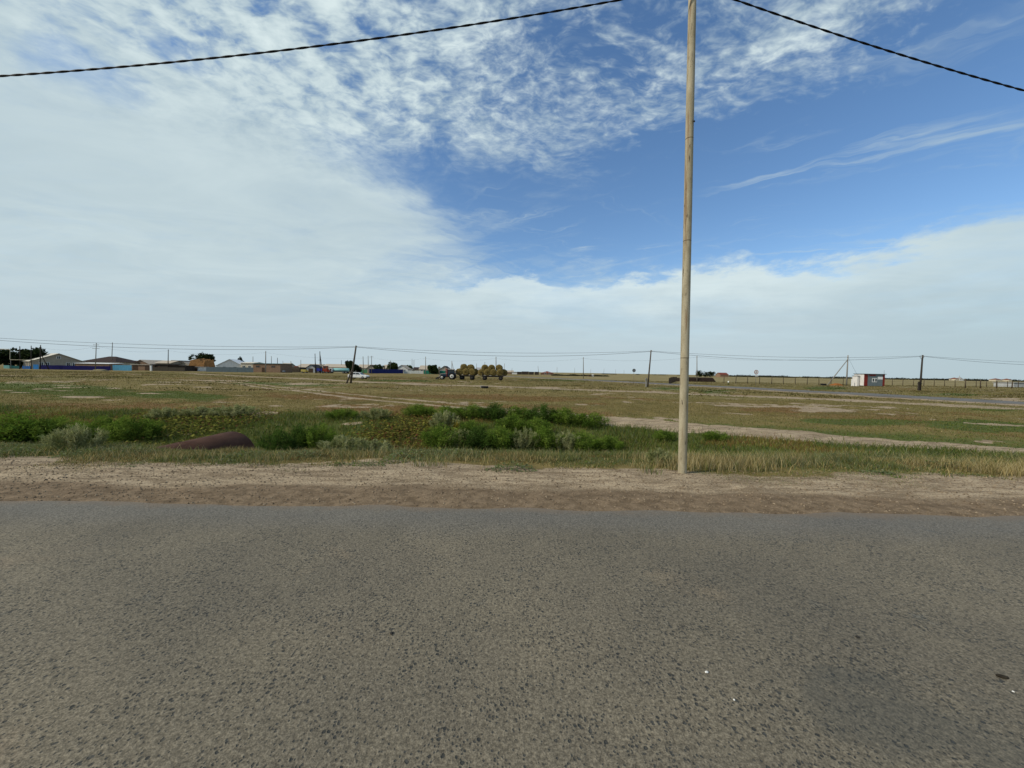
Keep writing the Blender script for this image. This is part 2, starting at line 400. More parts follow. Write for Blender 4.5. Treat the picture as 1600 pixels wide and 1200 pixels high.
gm = mesh_np('ground', verts, np.concatenate([quads.ravel(), tris.ravel()]), [4] * len(quads) + [3] * len(tris), colr, 'Mask', True)
m = bpy.data.materials.new('ground_soil_and_grass'); m.use_nodes = True; t = NT(m.node_tree); b = t.n['Principled BSDF']
pos = t.n.new('ShaderNodeNewGeometry').outputs['Position']
ma = t.attr('Mask'); ms = t.sep(ma.outputs['Color']); mbr = ma.outputs['Alpha']
n1 = t.noise(pos, .8, 6, .65, .2); n2 = t.noise(pos, 6, 6, .65, .2); n3 = t.noise(pos, 40, 4, .6); n0 = t.noise(pos, .06, 5, .6); nS = t.noise(t.v('MULTIPLY', pos, (.5, 1, 1)), .33, 6, .68, .5)
nn = t.m('ADD', t.m('MULTIPLY', t.m('SUBTRACT', n1, .5), .7), t.m('MULTIPLY', t.m('SUBTRACT', n2, .5), .9))
dry = t.mix(t.ss(n1, .35, .65), (.120, .089, .027), (.215, .160, .060))
dry = t.mix(t.ss(n0, .42, .62), dry, (.160, .132, .045))
redc = t.mix(t.ss(n2, .35, .65), (.120, .070, .024), (.200, .122, .046))
grn = t.mix(t.ss(n2, .3, .7), (.046, .064, .014), (.110, .125, .030))
nT_ = t.noise(t.v('MULTIPLY', pos, (.30, 1, 1)), 5.5, 6, .68, .6); nT2 = t.noise(t.v('MULTIPLY', pos, (.5, 1, 1)), 1.6, 4, .6, .4)
sandc = t.mix(t.ss(t.m('ADD', t.m('ADD', t.m('MULTIPLY', nT_, .55), t.m('MULTIPLY', n3, .25)), t.m('MULTIPLY', nT2, .2)), .41, .59), (.190, .140, .088), (.385, .300, .200))
brw = t.mix(t.ss(n2, .35, .65), (.125, .088, .054), (.215, .155, .098))
c = t.mix(t.ss(t.m('ADD', ms[2], nn), .35, .75), dry, redc)
c = t.mix(t.ss(t.m('ADD', ms[1], nn), .38, .78), c, grn)
sandm = t.mix(t.ss(t.m('ADD', t.m('ADD', mbr, t.m('MULTIPLY', nn, .6)), t.m('MULTIPLY', t.m('SUBTRACT', nT_, .5), 1.8)), .25, .8), sandc, brw)
c = t.mix(t.ss(t.m('ADD', ms[0], t.m('MULTIPLY', nn, .75)), .42, .66), c, sandm)
# pasture far beyond the side road is paler straw
py_ = t.sep(pos)
c = t.mix(t.m('MULTIPLY', t.m('MULTIPLY', t.ss(t.m('ADD', py_[1], t.m('MULTIPLY', py_[0], .35)), 105, 140), t.ss(py_[0], -10, 40)), t.ss(n0, .3, .6, .35, .9)), c, (.245, .200, .095))
c = t.mul(c, t.ss(n3, .25, .75, .72, 1.25)); far_ = t.ss(py_[1], 14, 24)
c = t.mix(t.m('MULTIPLY', t.m('MULTIPLY', t.ss(nS, .52, .66), far_), t.ss(ms[0], .6, .2, 0, .75)), c, (.085, .068, .022))
t.l.new(c, b.inputs['Base Color']); b.inputs['Roughness'].default_value = .95; b.inputs['Specular IOR Level'].default_value = .1
bn = t.n.new('ShaderNodeBump'); bn.inputs['Strength'].default_value = .9; bn.inputs['Distance'].default_value = .03
t.l.new(t.m('ADD', t.m('MULTIPLY', n2, .7), t.m('MULTIPLY', n3, .35)), bn.inputs['Height']); t.l.new(bn.outputs[0], b.inputs['Normal'])
ground = tag(link('ground', gm, m), 'flat steppe field of dry grass with sandy verge', kind='structure')

# ------------------------------------------------------------------ the road in front
def ribbon(name, pts_l, pts_r, m, label, skirt=.05):
    n = len(pts_l); v = [tuple(p) for p in pts_l] + [tuple(p) for p in pts_r]
    v += [(p[0], p[1], p[2] - skirt) for p in pts_l] + [(p[0], p[1], p[2] - skirt) for p in pts_r]
    f = []
    for k in range(n - 1):
        f += [(k, k + 1, n + k + 1, n + k), (2 * n + k, 2 * n + k + 1, k + 1, k), (n + k, n + k + 1, 3 * n + k + 1, 3 * n + k)]
    me = bpy.data.meshes.new(name); me.from_pydata(v, [], f)
    bm = bmesh.new(); bm.from_mesh(me); bmesh.ops.recalc_face_normals(bm, faces=bm.faces)
    if sum(fc.normal.z for fc in bm.faces) < 0: bmesh.ops.reverse_faces(bm, faces=bm.faces)
    bm.to_mesh(me); bm.free()
    return tag(link(name, me, m), label, kind='structure')
m = bpy.data.materials.new('worn_asphalt'); m.use_nodes = True; t = NT(m.node_tree); b = t.n['Principled BSDF']
pos = t.n.new('ShaderNodeNewGeometry').outputs['Position']; pz = t.sep(pos)
wob = t.v('ADD', pos, t.mul(t.noise(pos, 30, 3, .6, 0, 1), .02))
big = t.noise(pos, .55, 5, .6, .4); mid = t.noise(pos, 2.6, 5, .62, .3); fine = t.noise(pos, 150, 3, .6); grit = t.noise(pos, 55, 4, .65)
va, vcol = t.vor2(wob, 66); vb, vbc = t.vor2(wob, 40); vs_d, vs_c = t.vor2(pos, 85)
rnd = t.sep(vcol)[0]; rnd2 = t.sep(vbc)[1]
# exposed dark stones standing in pale worn binder: denser in some patches
pit_lv = t.ss(mid, .30, .72, .82, .44)
pit = t.m('MULTIPLY', t.ss(va, .46, .24), t.ss(t.m('SUBTRACT', rnd, pit_lv), 0.0, .12))
pit2 = t.m('MULTIPLY', t.ss(vb, .44, .26), t.ss(t.m('SUBTRACT', rnd2, t.m('ADD', pit_lv, .18)), 0.0, .10))
pits = t.m('MAXIMUM', pit, pit2)
near = t.ss(pz[1], 4.25, 3.5)
pits = t.m('MULTIPLY', pits, t.ss(near, 0, 1, .45, 1.0))
basec = t.mix(t.ss(big, .3, .7), (.132, .114, .084), (.182, .154, .108))
basec = t.mix(t.ss(mid, .62, .80), basec, (.118, .114, .096))
basec = t.mix(t.ss(t.noise(pos, 1.1, 4, .5, .3), .60, .78), basec, (.195, .155, .105))
edgeband = t.ss(t.m('ADD', pz[1], t.m('MULTIPLY', t.m('SUBTRACT', big, .5), .9)), 3.55, 4.15)
basec = t.mix(t.m('MULTIPLY', edgeband, .45), basec, (.128, .126, .122))
basec = t.mul(basec, t.ss(grit, .3, .7, .64, 1.32)); basec = t.mul(basec, t.ss(fine, .3, .7, .62, 1.32))
darkc = t.mix(t.ss(rnd, .4, 1.0), (.030, .032, .030), (.062, .062, .056))
ac = t.mix(t.m('MULTIPLY', pits, .92), basec, darkc)
spk = t.m('MULTIPLY', t.m('GREATER_THAN', t.sep(vs_c)[2], .975), t.ss(vs_d, .35, .2))
ac = t.mix(t.m('MULTIPLY', spk, .7), ac, (.42, .40, .36))
# oil-dark worn patch to the right
def blot(cx, cy, rx_, ry_):
    u = t.m('DIVIDE', t.m('SUBTRACT', pz[0], cx), rx_); v_ = t.m('DIVIDE', t.m('SUBTRACT', pz[1], cy), ry_)
    r_2 = t.m('SQRT', t.m('ADD', t.m('MULTIPLY', u, u), t.m('MULTIPLY', v_, v_)))
    return t.ss(t.m('ADD', r_2, t.m('MULTIPLY', t.m('SUBTRACT', mid, .5), 5.0)), 1.4, .3)
bl = blot(1.85, 1.72, .55, .2)
for q in ((2.3, 1.55, .5, .16), (1.9, 2.0, .28, .10)): bl = t.m('MAXIMUM', bl, blot(*q))
ac = t.mix(t.m('MULTIPLY', bl, .38), ac, (.050, .054, .050))
dust = t.ss(t.m('ADD', pz[1], t.m('MULTIPLY', t.m('SUBTRACT', mid, .5), .5)), 4.22, 4.5)
ac = t.mix(t.m('MULTIPLY', dust, .8), ac, (.17, .13, .092))
t.l.new(ac, b.inputs['Base Color']); b.inputs['Roughness'].default_value = .82; b.inputs['Specular IOR Level'].default_value = .25
bn = t.n.new('ShaderNodeBump'); bn.inputs['Strength'].default_value = .9; bn.inputs['Distance'].default_value = .009
hgt_n = t.m('SUBTRACT', t.m('ADD', t.m('MULTIPLY', grit, .7), t.m('MULTIPLY', fine, .35)), t.m('MULTIPLY', pits, .75))
t.l.new(hgt_n, bn.inputs['Height']); t.l.new(bn.outputs[0], b.inputs['Normal'])
ASPHALT = m
xs = np.concatenate([np.linspace(-900, -30, 60)[:-1], np.linspace(-30, 30, 900), np.linspace(30, 900, 60)[1:]])
wob_e = (fbm(xs, xs * 0, 1.3, 4, 77) - .5) * .22 + (fbm(xs, xs * 0, .15, 2, 78) - .5) * .15
wob_e2 = (fbm(xs, xs * 0 + 9, 1.3, 4, 79) - .5) * .22
road = ribbon('road', [(x, 4.42 + e, .004) for x, e in zip(xs, wob_e)], [(x, -3.4 + e, .004) for x, e in zip(xs, wob_e2)], ASPHALT, 'worn grey asphalt road running across the foreground')

def poly_smooth(pts, n):
    P = [Vector((x, y, 0)) for x, y in pts]; out = []
    for k in range(len(P) - 1):
        p0, p1, p2, p3 = P[max(k - 1, 0)], P[k], P[k + 1], P[min(k + 2, len(P) - 1)]
        for s in range(n):
            u = s / n
            out.append(.5 * ((2 * p1) + (p2 - p0) * u + (2 * p0 - 5 * p1 + 4 * p2 - p3) * u * u + (3 * p1 - p0 - 3 * p2 + p3) * u ** 3))
    return out + [P[-1]]
cl = poly_smooth(ROAD2, 24); Lp, Rp = [], []
for k, p in enumerate(cl):
    d = (cl[min(k + 1, len(cl) - 1)] - cl[max(k - 1, 0)]).normalized(); nrm = Vector((-d.y, d.x, 0))
    e = (vnoise(np.array([k * .7]), np.array([0.]), 5)[0] - .5) * .3
    zc_ = max(gzf(p.x, p.y), gzf((p + nrm * 3).x, (p + nrm * 3).y), gzf((p - nrm * 3).x, (p - nrm * 3).y)) + .05
    if k == 0: zc_ = -.005
    a_, b_2 = p + nrm * (3.1 + e), p - nrm * (3.1 - e)
    Lp.append((a_.x, a_.y, zc_)); Rp.append((b_2.x, b_2.y, zc_))
ribbon('side_road', Lp, Rp, mat('side_road_asphalt', (.135, .130, .122), .9, .14, .6, 0, spec=.1), 'narrow grey side road running away across the field', .3)

# ------------------------------------------------------------------ grass and weeds (uncountable: stuff)
def blades(name, P, hh, ww, col, label, lean=.35, seg=1, tipcol=1.15):
    n = len(P); az = RNG.uniform(0, 2 * np.pi, n); fa = RNG.uniform(0, 2 * np.pi, n)
    lx, ly = np.cos(az) * lean * hh * RNG.uniform(.2, 1.3, n), np.sin(az) * lean * hh * RNG.uniform(.2, 1.3, n)
    wx, wy = np.cos(fa) * ww * .5, np.sin(fa) * ww * .5
    b0 = P.copy(); b0[:, 2] -= .01
    A = b0 + np.stack([-wx, -wy, 0 * wx], 1); B = b0 + np.stack([wx, wy, 0 * wx], 1)
    T = b0 + np.stack([lx, ly, hh], 1)
    if seg == 1:
        V = np.stack([A, B, T], 1).reshape(-1, 3); F = np.arange(3 * n); lt = np.full(n, 3)
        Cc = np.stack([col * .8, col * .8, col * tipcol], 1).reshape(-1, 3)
    else:
        M1 = b0 + np.stack([-wx * .7 + lx * .3, -wy * .7 + ly * .3, hh * .55], 1); M2 = b0 + np.stack([wx * .7 + lx * .3, wy * .7 + ly * .3, hh * .55], 1)
        V = np.stack([A, B, M2, M1, T], 1).reshape(-1, 3); k = np.arange(n)[:, None] * 5
        F = np.concatenate([k + np.array([[0, 1, 2, 3]]), k + np.array([[3, 2, 4]])], 1).ravel(); lt = np.tile([4, 3], n)
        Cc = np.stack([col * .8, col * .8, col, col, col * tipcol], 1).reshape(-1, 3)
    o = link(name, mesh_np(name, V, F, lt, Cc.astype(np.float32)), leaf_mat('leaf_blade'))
    return tag(o, label, 'grass', kind='stuff')
def scatter(n, y0, y1, ang=1.5, keep=None):
    y = np.sqrt(RNG.uniform(y0 ** 2, y1 ** 2, n)); x = RNG.uniform(-ang, ang, n) * y
    if keep is not None:
        k = keep(x, y); x, y = x[k], y[k]
    return np.stack([x, y, gz(x, y)], 1)
def pal(n, cols, wts, jit=.25):
    c = np.array(cols)[RNG.choice(len(cols), n, p=np.array(wts) / sum(wts))]
    return c * RNG.uniform(1 - jit, 1 + jit, (n, 1))
G_GREY, G_GRN, G_OLV, G_STR, G_YEL, G_RED, G_DRK = (.155, .175, .085), (.110, .155, .030), (.165, .150, .045), (.42, .33, .15), (.21, .20, .045), (.20, .115, .045), (.050, .075, .018)
# verge mats
def kv(x, y):
    n_ = fbm(x, y, .8, 4, 61); return RNG.random(len(x)) < sst(n_ * 1.3 + (y - 6.2) * .30, .68, 1.1)
P = scatter(190000, 5.8, 9.6, 1.55, kv)
nz = fbm(P[:, 0], P[:, 1], .5, 3, 62); n = len(P)
cc = np.where((nz > .52)[:, None], pal(n, [G_GREY, G_OLV, G_GRN, G_STR], [5, 3, 2, 1]), pal(n, [G_GREY, G_OLV, G_STR, G_RED], [3, 3, 3.5, 1]))
hv = .45 + 1.3 * sst(fbm(P[:, 0], P[:, 1], 1.1, 3, 96), .35, .70)
blades('verge_grass', P, hv * RNG.uniform(.025, .10, n) * sst(P[:, 1], 5.6, 8.4) + .015, RNG.uniform(.008, .022, n), cc, 'low grey green grass along the sandy road verge', .8)
# dry straw, thick on the right
def ks(x, y):
    n_ = fbm(x, y, .55, 3, 63); return RNG.random(len(x)) < (.05 + .95 * sst(x, 1.5, 4.5)) * sst(n_, .42, .60) * sst(np.abs(y - 7.9 + (n_ - .5) * 3.0), 1.3, .3)
P = scatter(60000, 6.6, 9.4, 1.5, ks); n = len(P)
blades('dry_grass', P, RNG.uniform(.10, .30, n), RNG.uniform(.005, .011, n), pal(n, [G_STR, (.42, .35, .19), (.27, .21, .09), G_OLV], [4, 3, 3, 1.5]), 'pale dry straw grass standing along the verge right of the pole', .45, 2)
def kt(x, y):
    n_ = fbm(x, y, 1.3, 3, 97); return RNG.random(len(x)) < sst(n_ + (y - 7.4) * .12, .55, .75) * (1 - np.exp(-((x + 7.3) / 2.3) ** 4 - ((y - 9.2) / 1.2) ** 4))
P = scatter(45000, 6.4, 10.5, 1.5, kt); n = len(P)
blades('verge_stalks', P, RNG.uniform(.08, .22, n) * (.7 + .6 * RNG.random(n)), RNG.uniform(.006, .013, n), pal(n, [G_GREY, G_OLV, G_STR, (.24, .24, .12), G_GRN], [4, 2, 2, 3, 2]), 'scattered taller stalks along the ditch edge', .7, 2)
# ditch
def kd(x, y):
    n_ = fbm(x, y, .4, 3, 64); lim = 19.5 - np.clip((x - 2) * .55, 0, 9.5)
    return RNG.random(len(x)) < (.35 + .65 * sst(n_, .25, .6)) * sst(y, lim, lim - 2.5) * (1 - .9 * np.exp(-((x + 7.0) / 1.9) ** 2 - ((y - 9.0) / 1.0) ** 2))
P = scatter(260000, 8.4, 20.5, 1.5, kd); n = len(P)
s_, g_, r_, b_ = masks(P[:, 0], P[:, 1]); k = RNG.random(n) > s_; P, g_, r_ = P[k], g_[k], r_[k]; n = len(P)
nz = fbm(P[:, 0], P[:, 1], .33, 3, 65) + (g_ - r_) * .15
cc = np.where((nz > .50)[:, None], pal(n, [G_GRN, G_OLV, G_GREY, G_DRK], [4, 3, 2, 2]), pal(n, [G_OLV, G_RED, G_YEL, G_STR], [4, 3.5, 2, .6]))
hh = RNG.uniform(.06, .20, n) * (.6 + .9 * np.clip(nz, .2, .8)) * (.55 + .45 * sst(P[:, 1], 9.0, 11.5))
blades('ditch_grass', P, hh, RNG.uniform(.010, .024, n), cc, 'mixed green and olive weeds covering the ditch', .6, 2)
# field tufts
def kf(x, y):
    s_, g_, r_, b_ = masks(x, y); return RNG.random(len(x)) < (1 - s_) * .9 * sst(polyd(x, y, ROAD2)[0], 3.3, 4.2)
P = scatter(190000, 11, 34, 1.45, lambda x, y: (y > 17 - np.clip((x - 2) * .45, 0, 6.0)) & kf(x, y)); n = len(P)
s_, g_, r_, b_ = masks(P[:, 0], P[:, 1])
cg, cr, cd = pal(n, [G_GRN, G_DRK, G_OLV], [3, 2, 2]), pal(n, [G_RED, (.12, .085, .035), G_OLV], [3, 2, 1]), pal(n, [G_OLV, (.18, .15, .065), G_STR], [4, 4, .7])
u = RNG.random(n); cc = np.where((u < g_)[:, None], cg, np.where((u < g_ + r_ * .8)[:, None], cr, cd))
blades('field_grass', P, RNG.uniform(.03, .085, n), RNG.uniform(.014, .035, n), cc, 'short grazed grass of the near field', .9)
P = scatter(150000, 34, 120, 1.45, kf); n = len(P)
s_, g_, r_, b_ = masks(P[:, 0], P[:, 1])
cg, cr, cd = pal(n, [G_GRN, G_DRK, G_OLV], [3, 2, 2]), pal(n, [G_RED, (.12, .085, .035), G_OLV], [3, 2, 1]), pal(n, [G_OLV, (.18, .15, .065), G_STR], [4, 4, .9])
u = RNG.random(n); cc = np.where((u < g_)[:, None], cg, np.where((u < g_ + r_ * .8)[:, None], cr, cd))
cl = sst(fbm(P[:, 0] * .5, P[:, 1], .3, 4, 93), .50, .66)
cc = cc * (1 - .45 * cl)[:, None]
blades('far_field_grass', P, RNG.uniform(.04, .10, n) * (1 + 1.2 * cl), RNG.uniform(.05, .14, n), cc, 'short dry grass of the far field', 1.0)
# creeping broad-leaved plants in the ditch
def leaves(name, P, size, col, label):
    n = len(P); az = RNG.uniform(0, 2 * np.pi, n); tl = RNG.uniform(-.6, .6, (n, 2)); s = size * RNG.uniform(.6, 1.3, n)
    u = np.stack([np.cos(az), np.sin(az), tl[:, 0]], 1) * s[:, None]; v = np.stack([-np.sin(az), np.cos(az), tl[:, 1]], 1) * s[:, None] * .8
    V = np.stack([P - u, P - v * .9 - u * .1, P + u, P + v * .9 - u * .1], 1).reshape(-1, 3)
    o = link(name, mesh_np(name, V, np.arange(4 * n), np.full(n, 4), np.repeat(col, 4, 0).astype(np.float32)), leaf_mat('leaf_blade'))
    return tag(o, label, 'weeds', kind='stuff')
def patch_pts(px, py, hw, n, hy):
    c = gp(px, py); x = RNG.normal(c.x, wid(hw, c.y) * .5, n); y = RNG.normal(c.y, hy * .5, n)
    return np.stack([x, y, gz(x, y) + RNG.uniform(.02, .22, n)], 1)
P = np.concatenate([patch_pts(260, 672, 110, 3200, 3.2), patch_pts(345, 668, 60, 1600, 2.6)]); n = len(P)
leaves('creeping_weeds', P, .055, pal(n, [G_YEL, (.14, .15, .03), (.055, .07, .02), (.12, .06, .03)], [4, 4, 2, 1.5]), 'yellow green creeping weeds behind the rusty pipe')
P = np.concatenate([patch_pts(640, 676, 75, 2600, 3.0), patch_pts(590, 690, 50, 800, 2.0)]); n = len(P)
leaves('creeping_weeds', P, .055, pal(n, [G_YEL, (.17, .15, .03), (.09, .09, .025), (.14, .065, .03)], [4, 4, 2, 2.5]), 'yellowish creeping weeds in the middle of the ditch')
y = RNG.uniform(6.3, 9.4, 70000); x = RNG.uniform(-1.5, 1.5, 70000) * y; nv = fbm(x, y, .9, 4, 95) + .10 * (y - 8.2) * (y < 8.2)
k = nv > .535; x, y, nv = x[k], y[k], nv[k]; n = len(x)
leaves('verge_weeds', np.stack([x, y, gz(x, y) + RNG.uniform(.0, .13, n) * sst(nv, .53, .66)], 1), .020, pal(n, [G_GREY, (.115, .150, .070), G_GRN, (.20, .20, .11)], [4, 3, 2, 2]), 'low leafy grey green weeds along the verge')
# gravel and clods on the verge
def stones(name, n, y0, y1, smin, smax, cols, wts, label, xr=12):
    y = RNG.uniform(y0, y1, n); x = RNG.uniform(-xr, xr, n); z = gz(x, y); s = smin * (smax / smin) ** (RNG.random(n) ** 2.2)
    o8 = np.array([[1, 0, 0], [0, 1, 0], [-1, 0, 0], [0, -1, 0], [0, 0, .8], [0, 0, -.5]]); V = o8[None] * RNG.uniform(.6, 1.25, (n, 6, 1)) * s[:, None, None]
    a = RNG.uniform(0, 6.28, n); ca, sa = np.cos(a)[:, None], np.sin(a)[:, None]
    X = V[..., 0] * ca - V[..., 1] * sa; Y = V[..., 0] * sa + V[..., 1] * ca
    V = np.stack([X + x[:, None], Y + y[:, None], V[..., 2] + z[:, None] + .2 * s[:, None]], -1).reshape(-1, 3)
    f = np.array([[0, 1, 4], [1, 2, 4], [2, 3, 4], [3, 0, 4], [1, 0, 5], [2, 1, 5], [3, 2, 5], [0, 3, 5]])
    F = (np.arange(n)[:, None, None] * 6 + f[None]).ravel()
    o = link(name, mesh_np(name, V, F, np.full(8 * n, 3), np.repeat(pal(n, cols, wts), 6, 0).astype(np.float32)), leaf_mat('stone_grit', 0.0))
    return tag(o, label, 'gravel', kind='stuff')
stones('verge_gravel', 22000, 4.3, 6.9, .004, .020, [(.20, .150, .10), (.27, .21, .145), (.12, .090, .062)], [4, 3, 1.8], 'small clods and gravel lying on the dirt verge')

# ------------------------------------------------------------------ shrubs and weeds one can tell apart
def shrub_mesh(name, kind, seed):
    R = np.random.default_rng(seed)
    V, C_ = [], []
    nst = {'green': 46, 'grey': 60, 'yellow': 40, 'dark': 46}[kind]
    pals = {'green': [(.120, .190, .026), (.170, .235, .040), (.065, .110, .018)], 'dark': [(.060, .110, .020), (.090, .145, .028), (.035, .062, .014)],
            'grey': [(.285, .300, .130), (.350, .350, .175), (.185, .205, .075)], 'yellow': [(.50, .36, .03), (.40, .32, .05), (.20, .20, .04)]}[kind]
    per = {'green': 120, 'grey': 70, 'yellow': 60, 'dark': 120}[kind]
    for k in range(nst):
        a = R.uniform(0, 6.28); sp = R.uniform(0, 1) ** .6; hgt_ = R.uniform(.7, 1.05) * (1 - .35 * sp ** 2)
        tip = np.array([math.cos(a) * sp * .52, math.sin(a) * sp * .52, hgt_]); root = np.array([math.cos(a) * sp * .22, math.sin(a) * sp * .22, 0.])
        tcol = np.array(pals[R.integers(0, 3)])
        tpar = R.uniform(.08, 1, per) ** .8
        c0 = root + (tip - root) * tpar[:, None]; c0[:, :2] += (tip - root)[:2] * (.25 * np.sin(tpar * 3))[:, None]
        spread = (.085 if kind in ('green', 'dark') else .035) * (1.15 - tpar * .7)
        c0 = c0 + R.normal(0, 1, (per, 3)) * spread[:, None]; c0[:, 2] = np.maximum(c0[:, 2], .01)
        L = R.uniform(.05, .11, per) if kind != 'grey' else R.uniform(.07, .16, per)
        d = (tip - root)[None] * .8 + R.normal(0, .55 if kind in ('green', 'dark') else .25, (per, 3)); d /= np.linalg.norm(d, axis=1)[:, None]
        s = np.cross(d, R.normal(0, 1, (per, 3))); s /= np.linalg.norm(s, axis=1)[:, None]; wv = s * R.uniform(.006, .014, per)[:, None]
        V.append(np.stack([c0 - wv, c0 + wv, c0 + d * L[:, None]], 1).reshape(-1, 3))
        C_.append(np.repeat(tcol[None] * R.uniform(.75, 1.25, (per, 1)), 3, 0))
    V = np.concatenate(V); C_ = np.concatenate(C_); n = len(V) // 3
    me = mesh_np(name, V, np.arange(3 * n), np.full(n, 3), C_.astype(np.float32)); me.materials.append(leaf_mat('leaf_blade')); return me
stem_m = mat('weed_stem', (.13, .11, .05), .9)
def stem_mesh(seed):
    R = random.Random(seed); mb = MB()
    for k in range(9):
        a = R.uniform(0, 6.28); sp = R.uniform(.1, .4); mb.path([(math.cos(a) * .03, math.sin(a) * .03, -.03), (math.cos(a) * sp * .5, math.sin(a) * sp * .5, .4), (math.cos(a) * sp, math.sin(a) * sp, .75)], [.012, .008, .003], 4)
    me = bpy.data.meshes.new('stems'); me.from_pydata(mb.v, [], mb.f); me.materials.append(stem_m); return me
SH = {k: [shrub_mesh('foliage_' + k, k, s) for s in range(3)] for k in ('green', 'grey', 'dark')}; SH['yellow'] = [shrub_mesh('foliage_yellow', 'yellow', 5)]
ST = [stem_mesh(s) for s in range(3)]
def shrub(px, py, hpx, wpx, kind, label, i, group='weed bushes growing in the roadside ditch'):
    p = gp(px, py); h, w = wid(hpx, p.y) * (1.35 if kind == 'dark' else 1.18), wid(wpx, p.y) * 1.1
    r = thing('weed_bush', label, 'bush', (p.x, p.y, p.z - .02), random.uniform(0, 6.28), group)
    f = bpy.data.objects.new('foliage', SH[kind][i % len(SH[kind])]); COL.objects.link(f); f.parent = r; f.scale = (w, w, h)
    s = bpy.data.objects.new('stem', ST[i % 3]); COL.objects.link(s); s.parent = r; s.scale = (w, w, h)
SHRUBS = [
 (28, 694, 42, 90, 'green', 'broad green weed bush cut by the left picture edge'),
 (85, 690, 34, 70, 'green', 'green weed bush between the left edge bush and the pale tuft'),
 (118, 708, 36, 62, 'grey', 'pale grey green feathery tuft near the left end of the ditch'),
 (160, 686, 32, 60, 'green', 'green weed bush right behind the pale left tuft'),
 (208, 690, 36, 60, 'green', 'rounded green weed bush left of the rusty pipe'),
 (255, 657, 17, 40, 'grey', 'small grey green bush above the left end of the pipe'),
 (318, 654, 15, 50, 'grey', 'left one of two grey green bushes behind the pipe'),
 (368, 652, 17, 55, 'grey', 'right one of two grey green bushes behind the pipe'),
 (430, 704, 46, 50, 'dark', 'tall dark green bush right beside the open end of the pipe'),
 (468, 702, 32, 44, 'dark', 'dark green bush right of the tall bush by the pipe'),
 (500, 694, 34, 48, 'green', 'bright green bush two bushes right of the rusty pipe'),
 (538, 712, 26, 64, 'grey', 'silvery wormwood clump at the verge right of the pipe'),
 (582, 712, 24, 56, 'grey', 'second silvery wormwood clump right of the pipe'),
 (534, 655, 14, 40, 'green', 'small green bush at the far ditch edge above the silvery clumps'),
 (590, 653, 14, 40, 'grey', 'small greyish bush at the far ditch edge left of the green row'),
 (655, 652, 16, 44, 'green', 'leftmost bush of the green row along the far ditch edge'),
 (695, 654, 18, 44, 'green', 'second bush of the green row along the far ditch edge'),
 (735, 655, 18, 44, 'green', 'third bush of the green row along the far ditch edge'),
 (772, 658, 20, 44, 'dark', 'dark fourth bush of the green row along the far ditch edge'),
 (810, 657, 19, 44, 'green', 'fifth bush of the green row along the far ditch edge'),
 (846, 662, 22, 46, 'dark', 'dark sixth bush of the green row along the far ditch edge'),
 (884, 664, 22, 48, 'green', 'seventh bush of the green row along the far ditch edge'),
 (922, 668, 20, 48, 'green', 'rightmost bush of the green row along the far ditch edge'),
 (694, 674, 24, 44, 'grey', 'pale silvery bush left of the small yellow flowering clump'),
 (711, 675, 13, 15, 'yellow', 'small clump of yellow flowers among the ditch weeds'),
 (737, 681, 18, 36, 'green', 'green weed bush right of the yellow flowering clump'),
 (690, 700, 32, 56, 'green', 'left end bush of the dense green front row in the ditch'),
 (722, 699, 26, 44, 'grey', 'silvery clump in the front row below the yellow flowers'),
 (746, 702, 28, 48, 'dark', 'dark green bush in the middle of the front row'),
 (782, 702, 32, 54, 'green', 'bright green bush right of the dark one in the front row'),
 (800, 682, 24, 44, 'green', 'green bush standing behind the front row near mid picture'),
 (818, 703, 28, 44, 'grey', 'silvery clump right of the bright bush in the front row'),
 (840, 686, 24, 44, 'green', 'green bush behind the silvery clump of the front row'),
 (852, 704, 30, 50, 'green', 'bright green bush between two silvery clumps in the front row'),
 (884, 702, 26, 44, 'grey', 'tall silvery spikes near the right end of the front row'),
 (910, 704, 26, 48, 'green', 'green bush at the right end of the front row'),
 (950, 702, 20, 44, 'green', 'low green bush right of the front row'),
 (1036, 690, 14, 30, 'green', 'small green bush just left of the pole'),
 (1118, 690, 14, 32, 'green', 'small round green bush right of the pole'),
 (1030, 728, 24, 36, 'grey', 'bluish feathery weed at the foot of the pole on its left'),
]
for k, s in enumerate(SHRUBS): shrub(*s, k)

# ------------------------------------------------------------------ rusty culvert pipe
rust = mat('rusty_pipe_steel', (.052, .021, .013), .85, 0, 3.0, .25, 0, .12, color2=(.090, .042, .026), stretch=(1, .4, 1), bscale=40)
pr = thing('culvert_pipe', 'large rusty brown steel culvert pipe sticking out of the verge', 'pipe', (PIPE_X, 7.6, PIPE_Z))
mb = MB(); L_ = PIPE_END - 7.6; n = 40
prof = [(PIPE_R, 0), (PIPE_R, L_ * .5), (PIPE_R, L_ - .01), (PIPE_R - .004, L_), (PIPE_R - .018, L_), (PIPE_R - .022, L_ - .01), (PIPE_R - .022, .2)]
mb.lathe(prof, axis='y', n=n); mb.f = [f for f in mb.f if len(f) == 4]
mb.build('pipe_wall', rust, pr, True)
MB().lathe([(PIPE_R + .001, 1.9), (PIPE_R + .007, 1.91), (PIPE_R + .007, 1.93), (PIPE_R + .001, 1.94)], axis='y', n=n).build('weld_seam', rust, pr, True)

